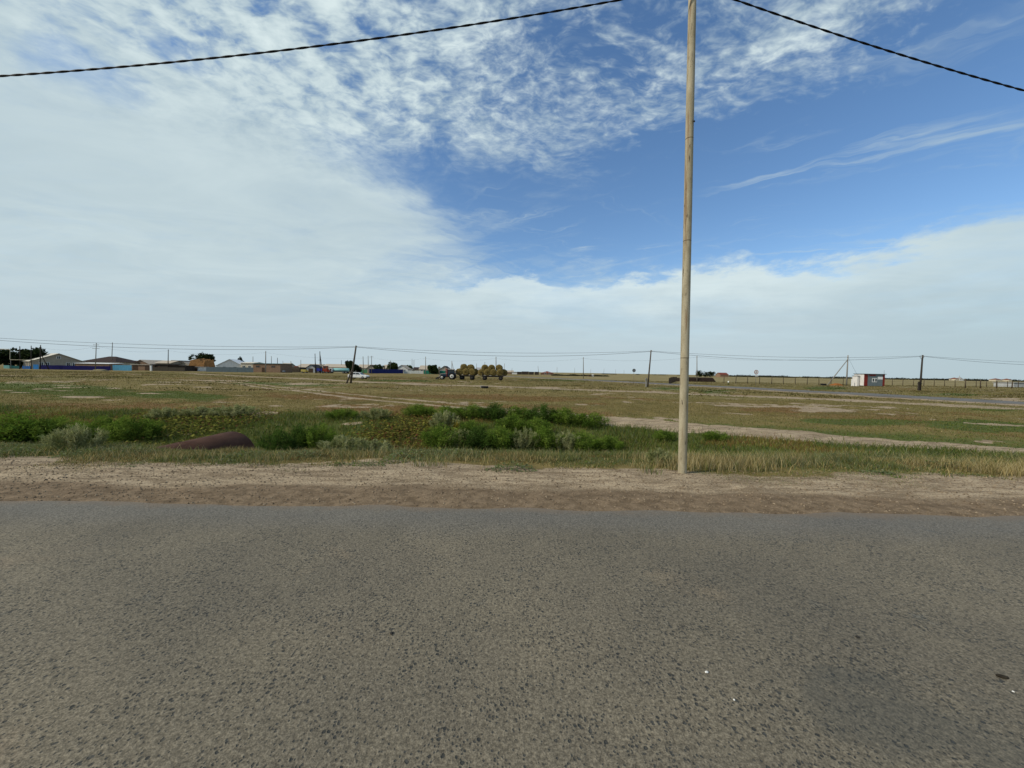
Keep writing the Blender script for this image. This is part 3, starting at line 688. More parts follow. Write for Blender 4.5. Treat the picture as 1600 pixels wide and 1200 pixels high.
# ------------------------------------------------------------------ near pole and its twisted cable
PB = gp(1066, 740); PB.y = PB.y; PT = at(1082, -14, PB.y)
m = bpy.data.materials.new('painted_pole'); m.use_nodes = True; t = NT(m.node_tree); b = t.n['Principled BSDF']
tcn = t.n.new('ShaderNodeTexCoord'); o_ = tcn.outputs['Object']
pn = t.noise(t.v('MULTIPLY', o_, (1, 1, .25)), 9, 6, .65, .3); pn2 = t.noise(t.v('MULTIPLY', o_, (1, 1, .12)), 26, 5, .7, .2); pf_ = t.noise(o_, 90, 3, .6)
c = t.mix(t.ss(pn, .3, .7), (.30, .255, .165), (.43, .38, .27)); c = t.mul(c, t.ss(pf_, .3, .7, .85, 1.1))
chip = t.m('MULTIPLY', t.ss(pn2, .60, .64), t.ss(t.noise(o_, 1.6, 3, .5), .42, .55))
c = t.mix(chip, c, (.055, .040, .028))
c = t.mix(t.m('MULTIPLY', t.ss(t.noise(t.v('MULTIPLY', o_, (1, 1, .05)), 14, 4, .6), .56, .66), .65), c, (.17, .085, .035))
t.l.new(c, b.inputs['Base Color']); b.inputs['Roughness'].default_value = .75; b.inputs['Specular IOR Level'].default_value = .25
bn = t.n.new('ShaderNodeBump'); bn.inputs['Strength'].default_value = .5; bn.inputs['Distance'].default_value = .006
t.l.new(t.m('SUBTRACT', pf_, t.m('MULTIPLY', chip, 2.0)), bn.inputs['Height']); t.l.new(bn.outputs[0], b.inputs['Normal'])
POLE_M = m
dark_steel = mat('dark_steel', (.05, .05, .05), .5, .2, 8, metal=.6)
porcelain = mat('porcelain', (.55, .53, .48), .3, .05, 4)
black_cable = mat('black_cable', (.012, .012, .014), .5, .1, 20)
def near_pole(b0, t0, label):
    r = thing('utility_pole', label, 'pole', b0)
    d = Vector(t0) - Vector(b0); mb = MB()
    pts = [Vector((0, 0, -.4)) + Vector((d.x, d.y, 0)) * (-.4 / d.z)] + [d * (k / 24) for k in range(0, 25)]
    mb.path(pts, [.072] + [.072 - .010 * k / 24 for k in range(25)], 20); mb.build('shaft', POLE_M, r, True)
    for f in (.245, .49, .70):
        MB().path([d * f, d * (f + .0015)], [.0725 - .010 * f] * 2, 20).build('joint_band', mat('pole_joint', (.12, .09, .06), .8, .3, 30), r, True)
    MB().path([d * .735, d * .735 + Vector((.035, -.07, -.01)), d * .735 + Vector((.05, -.075, -.035))], .012, 6).build('hook', dark_steel, r, True)
    MB().path([d + Vector((0, 0, -.10)), d + Vector((0, -.10, -.08)), d + Vector((0, -.12, -.02))], .012, 6).build('cable_hook', dark_steel, r, True)
    MB().path([d, d + Vector((0, 0, .02))], [.063, .04], 16).build('cap', dark_steel, r, True)
    return r
near_pole(PB, PT, 'tall slim cream painted pole standing on the near verge')
def cable_pts(p0, dirv, slope, c2, L, n=260):
    return [Vector((p0.x + dirv[0] * s, p0.y + dirv[1] * s, p0.z + slope * s + c2 * s * s)) for s in np.linspace(0, L, n)]
def twisted(name, pts, label, parent=None):
    r = thing(name, label, 'cable', pts[0], group=None)
    for ph in (0, math.pi):
        q = []; acc = 0
        P2 = []
        for k in range(len(pts) - 1):
            for s in range(4): P2.append(pts[k].lerp(pts[k + 1], s / 4))
        for k, p in enumerate(P2):
            if k: acc += (p - P2[k - 1]).length
            a = ph + acc * 2 * math.pi / .50; dd = (P2[min(k + 1, len(P2) - 1)] - P2[max(k - 1, 0)]).normalized()
            u = Vector((0, 0, 1)).cross(dd).normalized(); w = dd.cross(u)
            q.append(p + (u * math.cos(a) + w * math.sin(a)) * .0075 - pts[0])
        MB().path(q, .0095, 6).build('strand', black_cable, r, True)
    return r
P0 = PT + Vector((0, -.12, -.03))
PL = cable_pts(P0, (-1, 0), -.2065, .00553, 37.3); a6 = math.radians(6.3)
PRr = cable_pts(P0, (math.cos(a6), math.sin(a6)), -.205, .0060, 34)
twisted('overhead_cable', PL, 'twisted black cable running from the near pole to the upper left')
twisted('overhead_cable', PRr, 'twisted black cable running from the near pole down to the right')
for e, lab in ((PL[-1], 'cream pole beyond the left picture edge carrying the cable'), (PRr[-1], 'cream pole beyond the right picture edge carrying the cable')):
    bb = Vector((e.x, e.y + .12, gzf(e.x, e.y + .12))); near_pole(bb, (e.x, e.y + .12, e.z + .03), lab)

# ------------------------------------------------------------------ things on the road surface
def pebble(px, py, s, m_, label, name='pebble', flat=.6, long=1.0, cat='stone', rz=0.):
    d = ray(px, py); tt_ = (-CAM_H + .004) / d.z; x, y = d.x * tt_, d.y * tt_
    R = random.Random(px); mb = MB(); bm = bmesh.new(); bmesh.ops.create_icosphere(bm, subdivisions=2, radius=s)
    for v in bm.verts: v.co *= R.uniform(.8, 1.15); v.co.x *= long; v.co.z *= flat
    me = bpy.data.meshes.new(name); bm.to_mesh(me); bm.free()
    o = link(name, me, m_); o.location = (x, y, .004 + s * flat * .75); o.rotation_euler = (0, 0, rz); tag(o, label, cat, 'small bits lying on the asphalt')
dk = mat('dark_stone', (.035, .033, .030), .8, .3, 40); wh = mat('white_chip', (.72, .70, .66), .6, .1, 40); tn = mat('tan_stone', (.22, .18, .13), .8, .2, 40)
pebble(1340, 996, .011, dk, 'small dark round pebble on the asphalt at right')
pebble(1566, 1058, .015, mat('dead_bark', (.030, .024, .016), .9, .3, 60), 'dark flat scrap lying on the asphalt near the right edge', 'bark_scrap', .4, 2.0, 'scrap', -.2)
pebble(1104, 1051, .008, wh, 'white chip on the asphalt below the pole', 'white_chip', .6, 1.3, 'stone', .4)
pebble(1147, 1094, .005, wh, 'tiny white chip below and right of the other white chip', 'white_chip')
pebble(612, 990, .011, dk, 'dark stone on the asphalt left of the middle')
pebble(1583, 1081, .005, wh, 'tiny pale chip on the asphalt beside the dark scrap', 'white_chip')

# ------------------------------------------------------------------ far pole line with two wires
grey_wood = mat('weathered_wood', (.085, .070, .055), .9, .3, 5, .3, stretch=(3, 3, .4)); conc = mat('pole_concrete', (.23, .22, .20), .9, .15, 5, .2)
pale_wood = mat('pale_wood_pole', (.17, .15, .12), .9, .2, 5, stretch=(3, 3, .4)); dark_wood = mat('dark_wood_pole', (.045, .038, .032), .9, .25, 5, stretch=(3, 3, .4))
def pole(pxb, Y, pxt, pyt, label, r=.11, m_=grey_wood, arms=(), brace=None, stub=None, box_=False, knobs=True):
    p = base(pxb, Y); tp = at(pxt, pyt, Y); d = tp - p
    o = thing('utility_pole', label, 'pole', p)
    MB().path([d * (-.06), d * .5, d], [r, r * .9, r * .7], 8).build('shaft', m_, o, True)
    for f, hw in arms:
        q = d * f; MB().box(q.x - hw, q.x + hw, q.y - .12, q.y - .02, q.z - .05, q.z + .05).build('crossarm', m_, o)
        for s in (-.9, -.5, .5, .9): MB().tube((q.x + s * hw, q.y - .07, q.z + .05), (q.x + s * hw, q.y - .07, q.z + .22), .04, .03, 6).build('insulator', porcelain, o, True)
    if not arms and knobs:
        for s in (-1, 1):
            MB().path([d * .97 + Vector((0, 0, -.1 + .1 * s)), d * .97 + Vector((s * .16, -.05, -.1 + .1 * s)), d * .97 + Vector((s * .16, -.05, .05 + .1 * s))], [.02, .02, .045], 6).build('insulator', porcelain, o, True)
    if brace:
        bp, f = brace[0], brace[1]; by = Y if len(brace) < 3 else brace[2]; q = base(bp, by) - p; e = d * f
        MB().path([q - (e - q) * .06, e], [r * .85, r * .6], 8).build('brace', m_ if len(brace) < 4 else brace[3], o, True)
    if stub:
        MB().box(-.28 - .08, -.28 + .12, -.1, .1, -.4, stub).build('stub_post', conc if m_ is not dark_wood else dark_wood, o)
        MB().box(-.4, .2, -.15, .15, stub - .35, stub - .28).build('binding', dark_steel, o)
    if box_: MB().box(-.45, .45, -.5, -.1, d.z * .72, d.z * .95).build('transformer', conc, o)
    return o, p, tp
_, b1, t1 = pole(548, 57.6, 556.5, 540, 'leaning grey wooden pole with a prop left of the white car', .16, grey_wood, brace=(541.5, .42, 57.0))
_, b2, t2 = pole(1012, 62.6, 1017.4, 547, 'leaning wooden pole on a stub left of the cream pole', .13, grey_wood, stub=1.5)
_, b3, t3 = pole(1437.4, 68, 1441.6, 554.8, 'dark wooden pole on a stub right of the kiosk', .15, dark_wood, stub=1.6)
b0 = Vector((-78, 51, gzf(-78, 51))); t0 = b0 + Vector((.2, 0, 6.0))
b4 = Vector((128, 74, gzf(128, 74))); t4 = b4 + Vector((.2, 0, 6.1))
for b_0, lab in ((b0, 'grey wooden pole left of the picture carrying the far wires'), (b4, 'grey wooden pole right of the picture carrying the far wires')):
    o = thing('utility_pole', lab, 'pole', b_0); MB().path([(0, 0, -.4), (.1, 0, 3), (.2, 0, 6.0)], [.14, .12, .1], 8).build('shaft', grey_wood, o, True)
wire_m = mat('far_wire', (.030, .032, .036), .6, .1, 20)
def wire(name, tops, sag, r, label, dz=0.):
    pts = []
    for a, c in zip(tops[:-1], tops[1:]):
        for k in range(24):
            u = k / 24; p = a.lerp(c, u); p.z += dz - 4 * sag * u * (1 - u); pts.append(p)
    pts.append(tops[-1] + Vector((0, 0, dz))); o = MB().path([p - pts[0] for p in pts], r, 5).build(name, wire_m, None, True)
    o.location = pts[0]; return tag(o, label, 'wire', 'far overhead wires')
wire('overhead_wire', [t0, t1, t2, t3, t4], .62, .018, 'upper wire of the far pole line crossing the field', -.15)
wire('overhead_wire', [t0, t1, t2, t3, t4], 1.05, .022, 'lower sagging wire of the far pole line crossing the field', -.22)
lp = t3 + Vector((-.15, -.05, -.25)); q = [lp + Vector((-.35 - .35 * math.cos(a) + .35, 0, -.35 * math.sin(a) - .05)) for a in np.linspace(-.6, 3.9, 18)]
coil = MB().path([p - q[0] for p in q], .025, 5).build('wire_coil', wire_m, None, True); coil.location = q[0]; tag(coil, 'loose loop of wire hanging at the dark pole top', 'wire')

# further poles in the village and along the side road
for a in [
 (31, 140, 31, 541, 'dark pole in front of the leftmost tree gap', .15, dark_wood), (48.5, 142, 48.8, 540, 'pole in front of the second dark tree', .14, dark_wood),
 (62.5, 140, 63.5, 539, 'dark pole with a slanting prop at the left end of the blue fence', .17, dark_wood, (), (76.5, .68, 142)),
 (149, 143, 150.5, 536, 'pole with two crossarms in front of the blue fence', .14, pale_wood, ((.93, 1.1), (.8, 1.3))),
 (174, 170, 175.8, 535, 'plain pole at the right end of the blue fence', .15, pale_wood), (262.5, 160, 263, 546, 'pole in front of the dark sheds', .16, dark_wood),
 (415, 160, 415.2, 548.5, 'pole in front of the brown brick building', .2, conc), (395, 215, 395.3, 557, 'thin pole at the left end of the brown brick building', .18, conc),
 (424, 215, 424, 556.5, 'pole behind the brown brick building', .17, conc), (433.5, 230, 433.5, 559, 'pole at the right end of the brown brick building', .18, dark_wood),
 (442, 250, 442, 564, 'short thin pole right of the brown brick building', .16, conc), (455.5, 180, 454.5, 564.5, 'pale leaning pole before the dark haystack', .16, pale_wood),
 (470, 230, 470, 562.5, 'thin pole behind the dark haystack', .17, conc), (493, 165, 492.2, 552.5, 'leaning dark pole with a prop left of the pylon pole', .17, dark_wood, (), (495, .62, 166)),
 (533.5, 230, 533.3, 563, 'thin pole behind the tanker truck', .14, dark_wood), (568, 190, 567.2, 557, 'pole right of the leaning propped pole', .2, conc),
 (575.5, 190, 575.2, 556, 'second pole right of the leaning propped pole', .19, conc), (580.5, 190, 580.6, 556, 'pole with a crossarm beside the blue distant fence', .16, pale_wood, ((.94, .9),)),
 (609.5, 220, 610, 563, 'thin pole behind the distant blue fence', .15, conc), (644, 250, 643.8, 560.5, 'left one of two thin poles above the white fence', .15, conc),
 (646.8, 230, 646.8, 562.5, 'right one of two thin poles above the white fence', .16, conc), (665, 190, 665, 557.2, 'pale pole left of the tractor', .2, conc),
 (706, 200, 706, 564, 'propped pole just behind the tractor', .18, conc, (), (710.5, .95, 198)), (744.5, 260, 744.5, 568, 'short pole between the two bale trailers', .16, conc),
 (757.5, 280, 757.6, 565.5, 'pole behind the second bale trailer', .15, dark_wood), (775, 165, 775, 557.5, 'pale pole rising behind the second bale trailer', .2, conc),
 (787.5, 250, 788.2, 568, 'leaning pole at the right end of the second bale trailer', .16, conc), (799.5, 330, 800, 575, 'short far pole right of the bales', .16, conc),
 (842, 300, 840.5, 572, 'far leaning pole above the dark sheds', .17, conc), (870.5, 330, 870.3, 574, 'thin far pole right of the dark sheds', .16, conc),
 (898, 420, 898, 575, 'faint far pole left of the field pole', .16, conc), (911.5, 140, 911.5, 558, 'plain grey pole in the middle of the far field', .14, pale_wood),
 (923, 480, 923, 577, 'faint far pole right of the field pole', .16, conc), (943, 430, 944, 576, 'faint leaning far pole on the horizon', .16, conc),
 (962, 520, 962, 577, 'faint thin pole on the horizon left of the round sign', .16, conc), (975, 540, 975, 578, 'faint thin pole just left of the round sign', .16, conc),
 (1089, 118, 1089, 556, 'plain pole right behind the cream pole', .13, pale_wood),
]:
    pole(a[0], a[1], a[2], a[3], a[4], a[5], a[6], *(a[7:]))
# pylon-like double pole
o, pb, tp = pole(500.5, 165, 499.8, 549, 'tall braced pole with a crossarm left of the red machine', .2, dark_wood, ((.60, .7),), (504, .9, 165))
# transformer pole by the tractor
pole(686.5, 165, 686.2, 572.5, 'transformer pole behind the tractor', .2, pale_wood, box_=True)
# A-frame pole by the kiosk
pole(1322.5, 104, 1325, 555, 'concrete pole with a long slanting prop left of the kiosk', .17, conc, (), (1293, .86, 104))
A1 = at(1325, 557, 104); K1 = at(1338.5, 584, 96)
wire('overhead_wire', [A1, K1], .15, .018, 'service wire from the propped pole to the kiosk roof')
wire('overhead_wire', [at(911.5, 560, 140), at(1089, 558, 118), A1], 1.0, .016, 'thin wire from the field pole to the propped pole by the kiosk')
wire('overhead_wire', [at(63.5, 543, 140), at(150.5, 541, 143), at(263, 548, 160), at(415, 551, 160), at(580, 559, 190), at(665, 560, 190), at(775, 560, 165), at(911.5, 560, 140)], 1.2, .016, 'thin village wire along the row of houses')

# ------------------------------------------------------------------ buildings
glass = mat('dark_window_glass', (.02, .025, .03), .12, .2, 2, spec=.6); white_fr = mat('white_window_frame', (.72, .72, .70), .5, .06, 3)
def plaster(n, c): return mat(n, c, .9, .10, 1.2, .1)
def roofing(n, c): return mat(n, c, .7, .14, 1.0, .1, stretch=(4, 1, 1))
def building(name, label, X, Y, rz, w, d, hw, hr, ridge, wallm, roofm, wins=(), doors=(), side=(), over=.35, chim=None, cat='house', group=None, frame=None, doorm=None):
    z0 = gzf(X, Y); o = thing(name, label, cat, (X, Y, z0), rz, group); mb = MB(); h0 = -.35
    if ridge == 'y': mb.prism([(-w / 2, h0), (w / 2, h0), (w / 2, hw), (0, hr), (-w / 2, hw)], 0, d)
    elif ridge == 'x':
        mb.add([(-w / 2, 0, h0), (-w / 2, d, h0), (-w / 2, d, hw), (-w / 2, d / 2, hr), (-w / 2, 0, hw), (w / 2, 0, h0), (w / 2, d, h0), (w / 2, d, hw), (w / 2, d / 2, hr), (w / 2, 0, hw)],
               [(0, 1, 2, 3, 4), (9, 8, 7, 6, 5), (0, 4, 9, 5), (4, 3, 8, 9), (3, 2, 7, 8), (2, 1, 6, 7), (1, 0, 5, 6)])
    else: mb.box(-w / 2, w / 2, 0, d, h0, hw)
    mb.build('wall', wallm, o)
    mb = MB(); T = .14; u = .02
    if ridge == 'y':
        s = (hr - hw) / (w / 2); e = w / 2 + over
        for q in (-1, 1):
            mb.prism([(0, hr + u), (q * e, hr + u - s * e), (q * e, hr + u - s * e + T), (0, hr + u + T)], -over, d + over)
    elif ridge == 'x':
        s = (hr - hw) / (d / 2); e = d / 2 + over
        for q in (-1, 1):
            c_ = d / 2
            k = len(mb.v); ys = [(c_, hr + u), (c_ + q * e, hr + u - s * e), (c_ + q * e, hr + u - s * e + T), (c_, hr + u + T)]
            mb.add([(-w / 2 - over, a, z) for a, z in ys] + [(w / 2 + over, a, z) for a, z in ys], [(0, 1, 2, 3), (7, 6, 5, 4), (0, 4, 5, 1), (1, 5, 6, 2), (2, 6, 7, 3), (3, 7, 4, 0)])
    elif ridge == 'hip':
        e = over; rx = max(w / 2 - d / 2, .3)
        mb.add([(-w / 2 - e, -e, hw + u), (w / 2 + e, -e, hw + u), (w / 2 + e, d + e, hw + u), (-w / 2 - e, d + e, hw + u), (-rx, d / 2, hr), (rx, d / 2, hr)],
               [(0, 1, 5, 4), (1, 2, 5), (2, 3, 4, 5), (3, 0, 4), (3, 2, 1, 0)])
    elif ridge == 'shed': mb.add([(-w / 2 - over, -over, hw + u), (w / 2 + over, -over, hw + u), (w / 2 + over, d + over, hr), (-w / 2 - over, d + over, hr), (-w / 2 - over, -over, hw + u + T), (w / 2 + over, -over, hw + u + T), (w / 2 + over, d + over, hr + T), (-w / 2 - over, d + over, hr + T)],
                                 [(0, 3, 2, 1), (4, 5, 6, 7), (0, 1, 5, 4), (1, 2, 6, 5), (2, 3, 7, 6), (3, 0, 4, 7)])
    else: mb.box(-w / 2 - over, w / 2 + over, -over, d + over, hw + u, hw + T + u)
    rf = mb.build('roof', roofm, o)
    if chim: MB().box(chim[0] - .3, chim[0] + .3, chim[1] - .3, chim[1] + .3, hw, hr + .7).build('chimney', mat('chimney_brick', (.22, .12, .08), .9), rf)
    for (x, z, ww, wh_) in wins:
        wn = MB().box(x - ww / 2 - .09, x + ww / 2 + .09, -.07, .03, z - .09, z + wh_ + .09).build('window', frame or white_fr, o)
        for s in (-1, 1): MB().box(x + s * ww / 4 - ww / 4 + .05, x + s * ww / 4 + ww / 4 - .05, -.085, -.04, z, z + wh_).build('pane', glass, wn)
    for (yy, z, ww, wh_) in side:      # left side wall
        wn = MB().box(-w / 2 - .07, -w / 2 + .03, yy - ww / 2 - .09, yy + ww / 2 + .09, z - .09, z + wh_ + .09).build('window', frame or white_fr, o)
        MB().box(-w / 2 - .085, -w / 2 - .04, yy - ww / 2, yy + ww / 2, z, z + wh_).build('pane', glass, wn)
    for (x, ww, wh_) in doors: MB().box(x - ww / 2, x + ww / 2, -.06, .03, -.1, wh_).build('door', doorm or mat('door_brown', (.07, .045, .03), .7), o)
    return o
def bld(name, label, px0, px1, Y, pye, pyr, ridge, wallm, roofm, d=8, wins_px=(), win_z=1.0, win_h=1.2, win_w=1.2, rz=0., **kw):
    """front wall spans px0..px1 at depth Y, eaves and ridge heights read at the photo rows pye, pyr"""
    c = base((px0 + px1) / 2, Y); w = wid(px1 - px0, Y); hw = hgt((px0 + px1) / 2, pye, Y) - c.z; hr = hgt((px0 + px1) / 2, pyr, Y) - c.z
    return building(name, label, c.x, c.y, rz, w, d, hw, max(hr, hw + .05), ridge, wallm, roofm, [((p - (px0 + px1) / 2) * Y / FPX, win_z, win_w, win_h) for p in wins_px], **kw)
W_CREAM, W_WHITE, W_BEIGE, W_BRICK, W_GREY = plaster('wall_cream', (.52, .46, .35)), plaster('wall_white', (.66, .66, .64)), plaster('wall_beige', (.34, .30, .24)), mat('wall_brick', (.23, .15, .10), .9, .25, 3), plaster('wall_grey', (.36, .37, .38))
W_DARK = mat('wall_dark_wood', (.050, .040, .032), .9, .3, 2)
R_CREAM, R_BEIGE, R_BROWN, R_RED, R_WHITE, R_DARK, R_GREY = roofing('roof_cream', (.58, .54, .46)), roofing('roof_beige', (.40, .34, .27)), roofing('roof_brown', (.034, .020, .017)), roofing('roof_red', (.16, .05, .035)), roofing('roof_white', (.68, .69, .70)), roofing('roof_dark', (.045, .040, .038)), roofing('roof_grey', (.30, .30, .30))
R_TEAL = roofing('roof_teal', (.10, .26, .28))
# big gabled house behind the blue fence (turned so that its left side shows)
c = base(92, 158); rz = math.radians(62)
H1w, H1d = 14.5, 15
building('village_house', 'large beige gabled house behind the dark blue fence', c.x, c.y, rz, H1w, H1d, 3.1, 6.3, 'y', W_BEIGE, R_CREAM,
         [(-4.6, .9, 1.0, 1.7), (-3.0, .9, 1.0, 1.7), (2.6, .9, 1.0, 1.7), (4.3, .9, 1.0, 1.7), (0, 4.2, 1.0, 1.0)], side=[(2, .9, 1.0, 1.6), (5, .9, 1.0, 1.6), (8, .9, 1.0, 1.6)], over=.5)
bld('village_house', 'house with dark red brown hipped roof beside the gabled house', 127, 181, 168, 565.5, 556.2, 'hip', W_CREAM, R_BROWN, d=12, wins_px=(140, 155, 170), over=.7)
bld('lean_to', 'low shed with white roof right behind the blue fence', 118, 171, 152, 568.3, 567, 'shed', W_BRICK, R_WHITE, d=5, cat='shed', over=.3)
bld('village_house', 'small house with red gable left of the brown brick sheds', 186, 207, 190, 569, 563.5, 'y', W_BEIGE, R_RED, d=9, wins_px=(192, 201))
bld('village_house', 'house with a dark brown gable and light roof edge', 207, 233, 178, 568.5, 562.5, 'y', W_BRICK, R_BEIGE, d=12, wins_px=(215, 226))
bld('garage_shed', 'low brown shed with dark doors and cream roof', 206, 235, 158, 570, 569, 'flat', W_BRICK, R_CREAM, d=5, cat='shed', doors=((-2.4, 2.2, 1.9), (2.6, 2.0, 1.9)))
bld('village_house', 'house with beige roof behind the dark fence', 242, 266, 182, 567.5, 563.5, 'x', W_BEIGE, R_BEIGE, d=9)
bld('yard_shed', 'dark wooden yard shed right of the white post', 239, 263, 160, 569.5, 568.5, 'flat', W_DARK, R_DARK, d=5, cat='shed', doors=((-1, 2, 1.9),))
bld('village_house', 'dark gabled house behind the yard sheds', 259, 279, 190, 569, 563.3, 'y', W_BRICK, R_DARK, d=10, wins_px=(269,), win_z=1.2)
bld('yard_shed', 'long low dark shed below the dark gable', 263, 289, 160, 571.5, 570.5, 'flat', W_DARK, R_BROWN, d=5, cat='shed')
bld('village_house', 'house with a bare beige gable roof left of the brown haystack', 279, 296, 188, 571, 565.5, 'y', W_BEIGE, R_BEIGE, d=9)
bld('yard_shed', 'low white and grey shed under the brown haystack', 289, 313, 166, 573.2, 572.5, 'flat', W_WHITE, R_GREY, d=4, cat='shed', doors=((1.6, 1.2, 1.6),))
bld('white_barn', 'white gabled barn behind the grey fence', 342, 376, 172, 571.5, 561.5, 'y', W_WHITE, R_WHITE, d=22, cat='barn', rz=math.radians(24), wins_px=(352, 366), win_z=.9)
bld('village_house', 'cream house with flat roof right of the white barn', 376, 395, 172, 567.5, 566, 'x', W_CREAM, R_CREAM, d=8, wins_px=(381, 390), win_z=1.6)
bld('brick_warehouse', 'long low brown brick building with a teal roof edge', 395.5, 438, 166, 568.2, 567.2, 'flat', W_BRICK, R_TEAL, d=9, cat='warehouse', wins_px=(403, 427), win_z=2.2, win_h=.6, win_w=1.6, doors=((-1.5, 1.1, 2.0),), frame=W_BRICK)
bld('village_house', 'small grey beige house right of the brick building', 437, 449, 215, 572, 567.5, 'x', W_BEIGE, R_BEIGE, d=8)
bld('long_barn', 'long barn with beige roof behind the dark haystack', 462, 497, 235, 574, 568.8, 'x', W_BEIGE, R_BEIGE, d=14, cat='barn')
bld('yard_shed', 'grey gabled shed left of the propped dark pole', 479, 492, 185, 574.5, 569.8, 'y', W_GREY, R_DARK, d=7, cat='shed', doors=((0, 2.2, 2.0),))
bld('long_barn', 'long pale roofed barn behind the tanker truck', 502, 548, 225, 574, 569, 'x', W_CREAM, R_BEIGE, d=14, cat='barn')
bld('village_house', 'cream house behind the tree at the leaning pole', 558, 583, 235, 575, 569.8, 'x', W_CREAM, R_BEIGE, d=9, wins_px=(564, 572, 579))
bld('village_house', 'house with brown gable left of the first small round tree', 573, 585, 228, 575.5, 570.5, 'y', W_BEIGE, R_BROWN, d=9)
bld('village_house', 'pale roofed house between two distant trees', 598, 614, 245, 576.5, 570.2, 'x', W_CREAM, R_BEIGE, d=9, wins_px=(602, 609))
bld('village_house', 'house with pale roof and dark gable above the distant blue fence', 618, 637, 228, 576.5, 570.5, 'y', W_WHITE, R_BEIGE, d=11, wins_px=(623, 632))
bld('village_house', 'small dark roofed house right of the distant green tree', 645, 656, 260, 577, 574, 'x', W_BEIGE, R_BROWN, d=8)
bld('village_house', 'cream house left of the trees behind the tractor', 655, 668, 235, 577, 571.3, 'x', W_CREAM, R_BEIGE, d=9, wins_px=(659, 664))
bld('village_house', 'gabled house directly behind the tractor', 686, 702, 228, 577.8, 572, 'y', W_BEIGE, R_BROWN, d=10, wins_px=(690, 697))
bld('village_house', 'low white roofed house right of the tractor', 697, 713, 250, 578.5, 577, 'x', W_WHITE, R_WHITE, d=7, wins_px=(702, 708))
bld('village_house', 'pale far house seen between the bale trailers', 744, 756, 290, 578, 574.5, 'x', W_BEIGE, R_GREY, d=8)
bld('village_house', 'far house right of the bale trailers', 792, 802, 330, 581.5, 579, 'x', W_BRICK, R_BEIGE, d=8)
bld('yard_shed', 'white and grey shed left of the dark far sheds', 800, 808, 320, 581.5, 580, 'flat', W_WHITE, R_GREY, d=5, cat='shed')
for k, (p0, p1, lab) in enumerate(((808, 815, 'first dark far shed from the left'), (815.5, 826, 'long second dark far shed with grey roof'), (827, 834, 'third dark far shed'), (836, 842, 'small last dark far shed on the right'))):
    bld('far_shed', lab, p0, p1, 300, 581.2 - (k == 1) * .6, 580.2 - (k == 1) * .6, 'flat', W_DARK, R_GREY if k == 1 else R_DARK, d=6, cat='shed', over=.2)
bld('village_house', 'red brick house at the right end of the village', 846, 865, 300, 583.2, 580, 'hip', W_BRICK, R_RED, d=9, wins_px=(852, 858), win_z=.6)
bld('far_hut', 'tiny brown hut standing alone in the far pasture', 920, 928, 230, 587, 586, 'flat', W_BRICK, R_BROWN, d=4, cat='hut', doors=((.8, 1.2, 1.4),), doorm=W_WHITE)
bld('far_farmhouse', 'far pale red farmhouse on the horizon right of the trees', 1125.5, 1138, 420, 585.5, 582.5, 'x', W_BRICK, R_RED, d=10)

# kiosk
c = base(1365, 95); z0 = c.z
kz = lambda py: hgt(1365, py, 95) - z0
ko = thing('roadside_kiosk', 'grey and red container kiosk with a white sign by the side road', 'kiosk', (base(1349.5, 95).x, 95, z0), math.radians(6))
kw, kd, kh = wid(36, 95), 2.5, kz(584.8)
grey_p, red_p, white_p = mat('kiosk_grey_panel', (.155, .185, .195), .5, .07, 1.5), mat('kiosk_red_trim', (.20, .028, .020), .5, .12, 2), mat('kiosk_white_panel', (.62, .60, .58), .5, .06, 1.5)
MB().box(0, kw, 0, kd, .12, kh).build('body', white_p, ko)
MB().box(kw * .17, kw * .90, -.03, -.002, .16, kh - .02).build('front_panel', grey_p, ko)
MB().box(0, kw * .165, -.05, -.002, .12, kh).build('corner_trim', red_p, ko); MB().box(kw * .905, kw * 1.0, -.05, -.002, .12, kh).build('corner_trim', red_p, ko)
MB().box(kw * .24, kw * .55, -.055, -.032, kh * .86, kh * .985).build('red_sign_board', red_p, ko)
MB().box(-.15, kw + .2, -.25, kd + .15, kh + .002, kh + .12).build('roof', mat('kiosk_roof', (.10, .12, .13), .6), ko)
wn = MB().box(kw * .385, kw * .62, -.07, -.035, kh * .34, kh * .68).build('window', white_fr, ko)
MB().box(kw * .405, kw * .475, -.085, -.06, kh * .40, kh * .63).build('pane', glass, wn); MB().box(kw * .53, kw * .60, -.085, -.06, kh * .40, kh * .63).build('pane', glass, wn)
tag(MB().box(kw * .66, kw * .895, -.065, -.034, kh * .58, kh * .80).build('sign_board', mat('sign_white', (.80, .80, .80), .5, .03), ko), 'plain white sign board')
for k in range(4):
    MB().box(-.02, -.001, .08 + k * .59, .08 + (k + 1) * .59 - .05, .18, kh - .05).build('side_panel', white_p, ko)
MB().box(-.035, -.022, .9, 1.6, .2, 2.1).build('door', white_p, ko)
for y in (.3, kd - .3):
    MB().box(0, kw, y - .1, y + .1, -.3, .118).build('skid', dark_steel, ko)
MB().box(-.8, -.25, .9, 2.2, -.15, kh * .82).build('porch', white_p, ko); MB().box(-.9, -.22, .8, 2.3, kh * .825, kh * .86).build('porch_roof', mat('kiosk_roof', (.1, .1, .1)), ko)
MB().tube((kw - .1, .1, kh + .1), (kw - .1, .1, kh + 1.0), .03, .02, 6).build('aerial', dark_steel, ko)

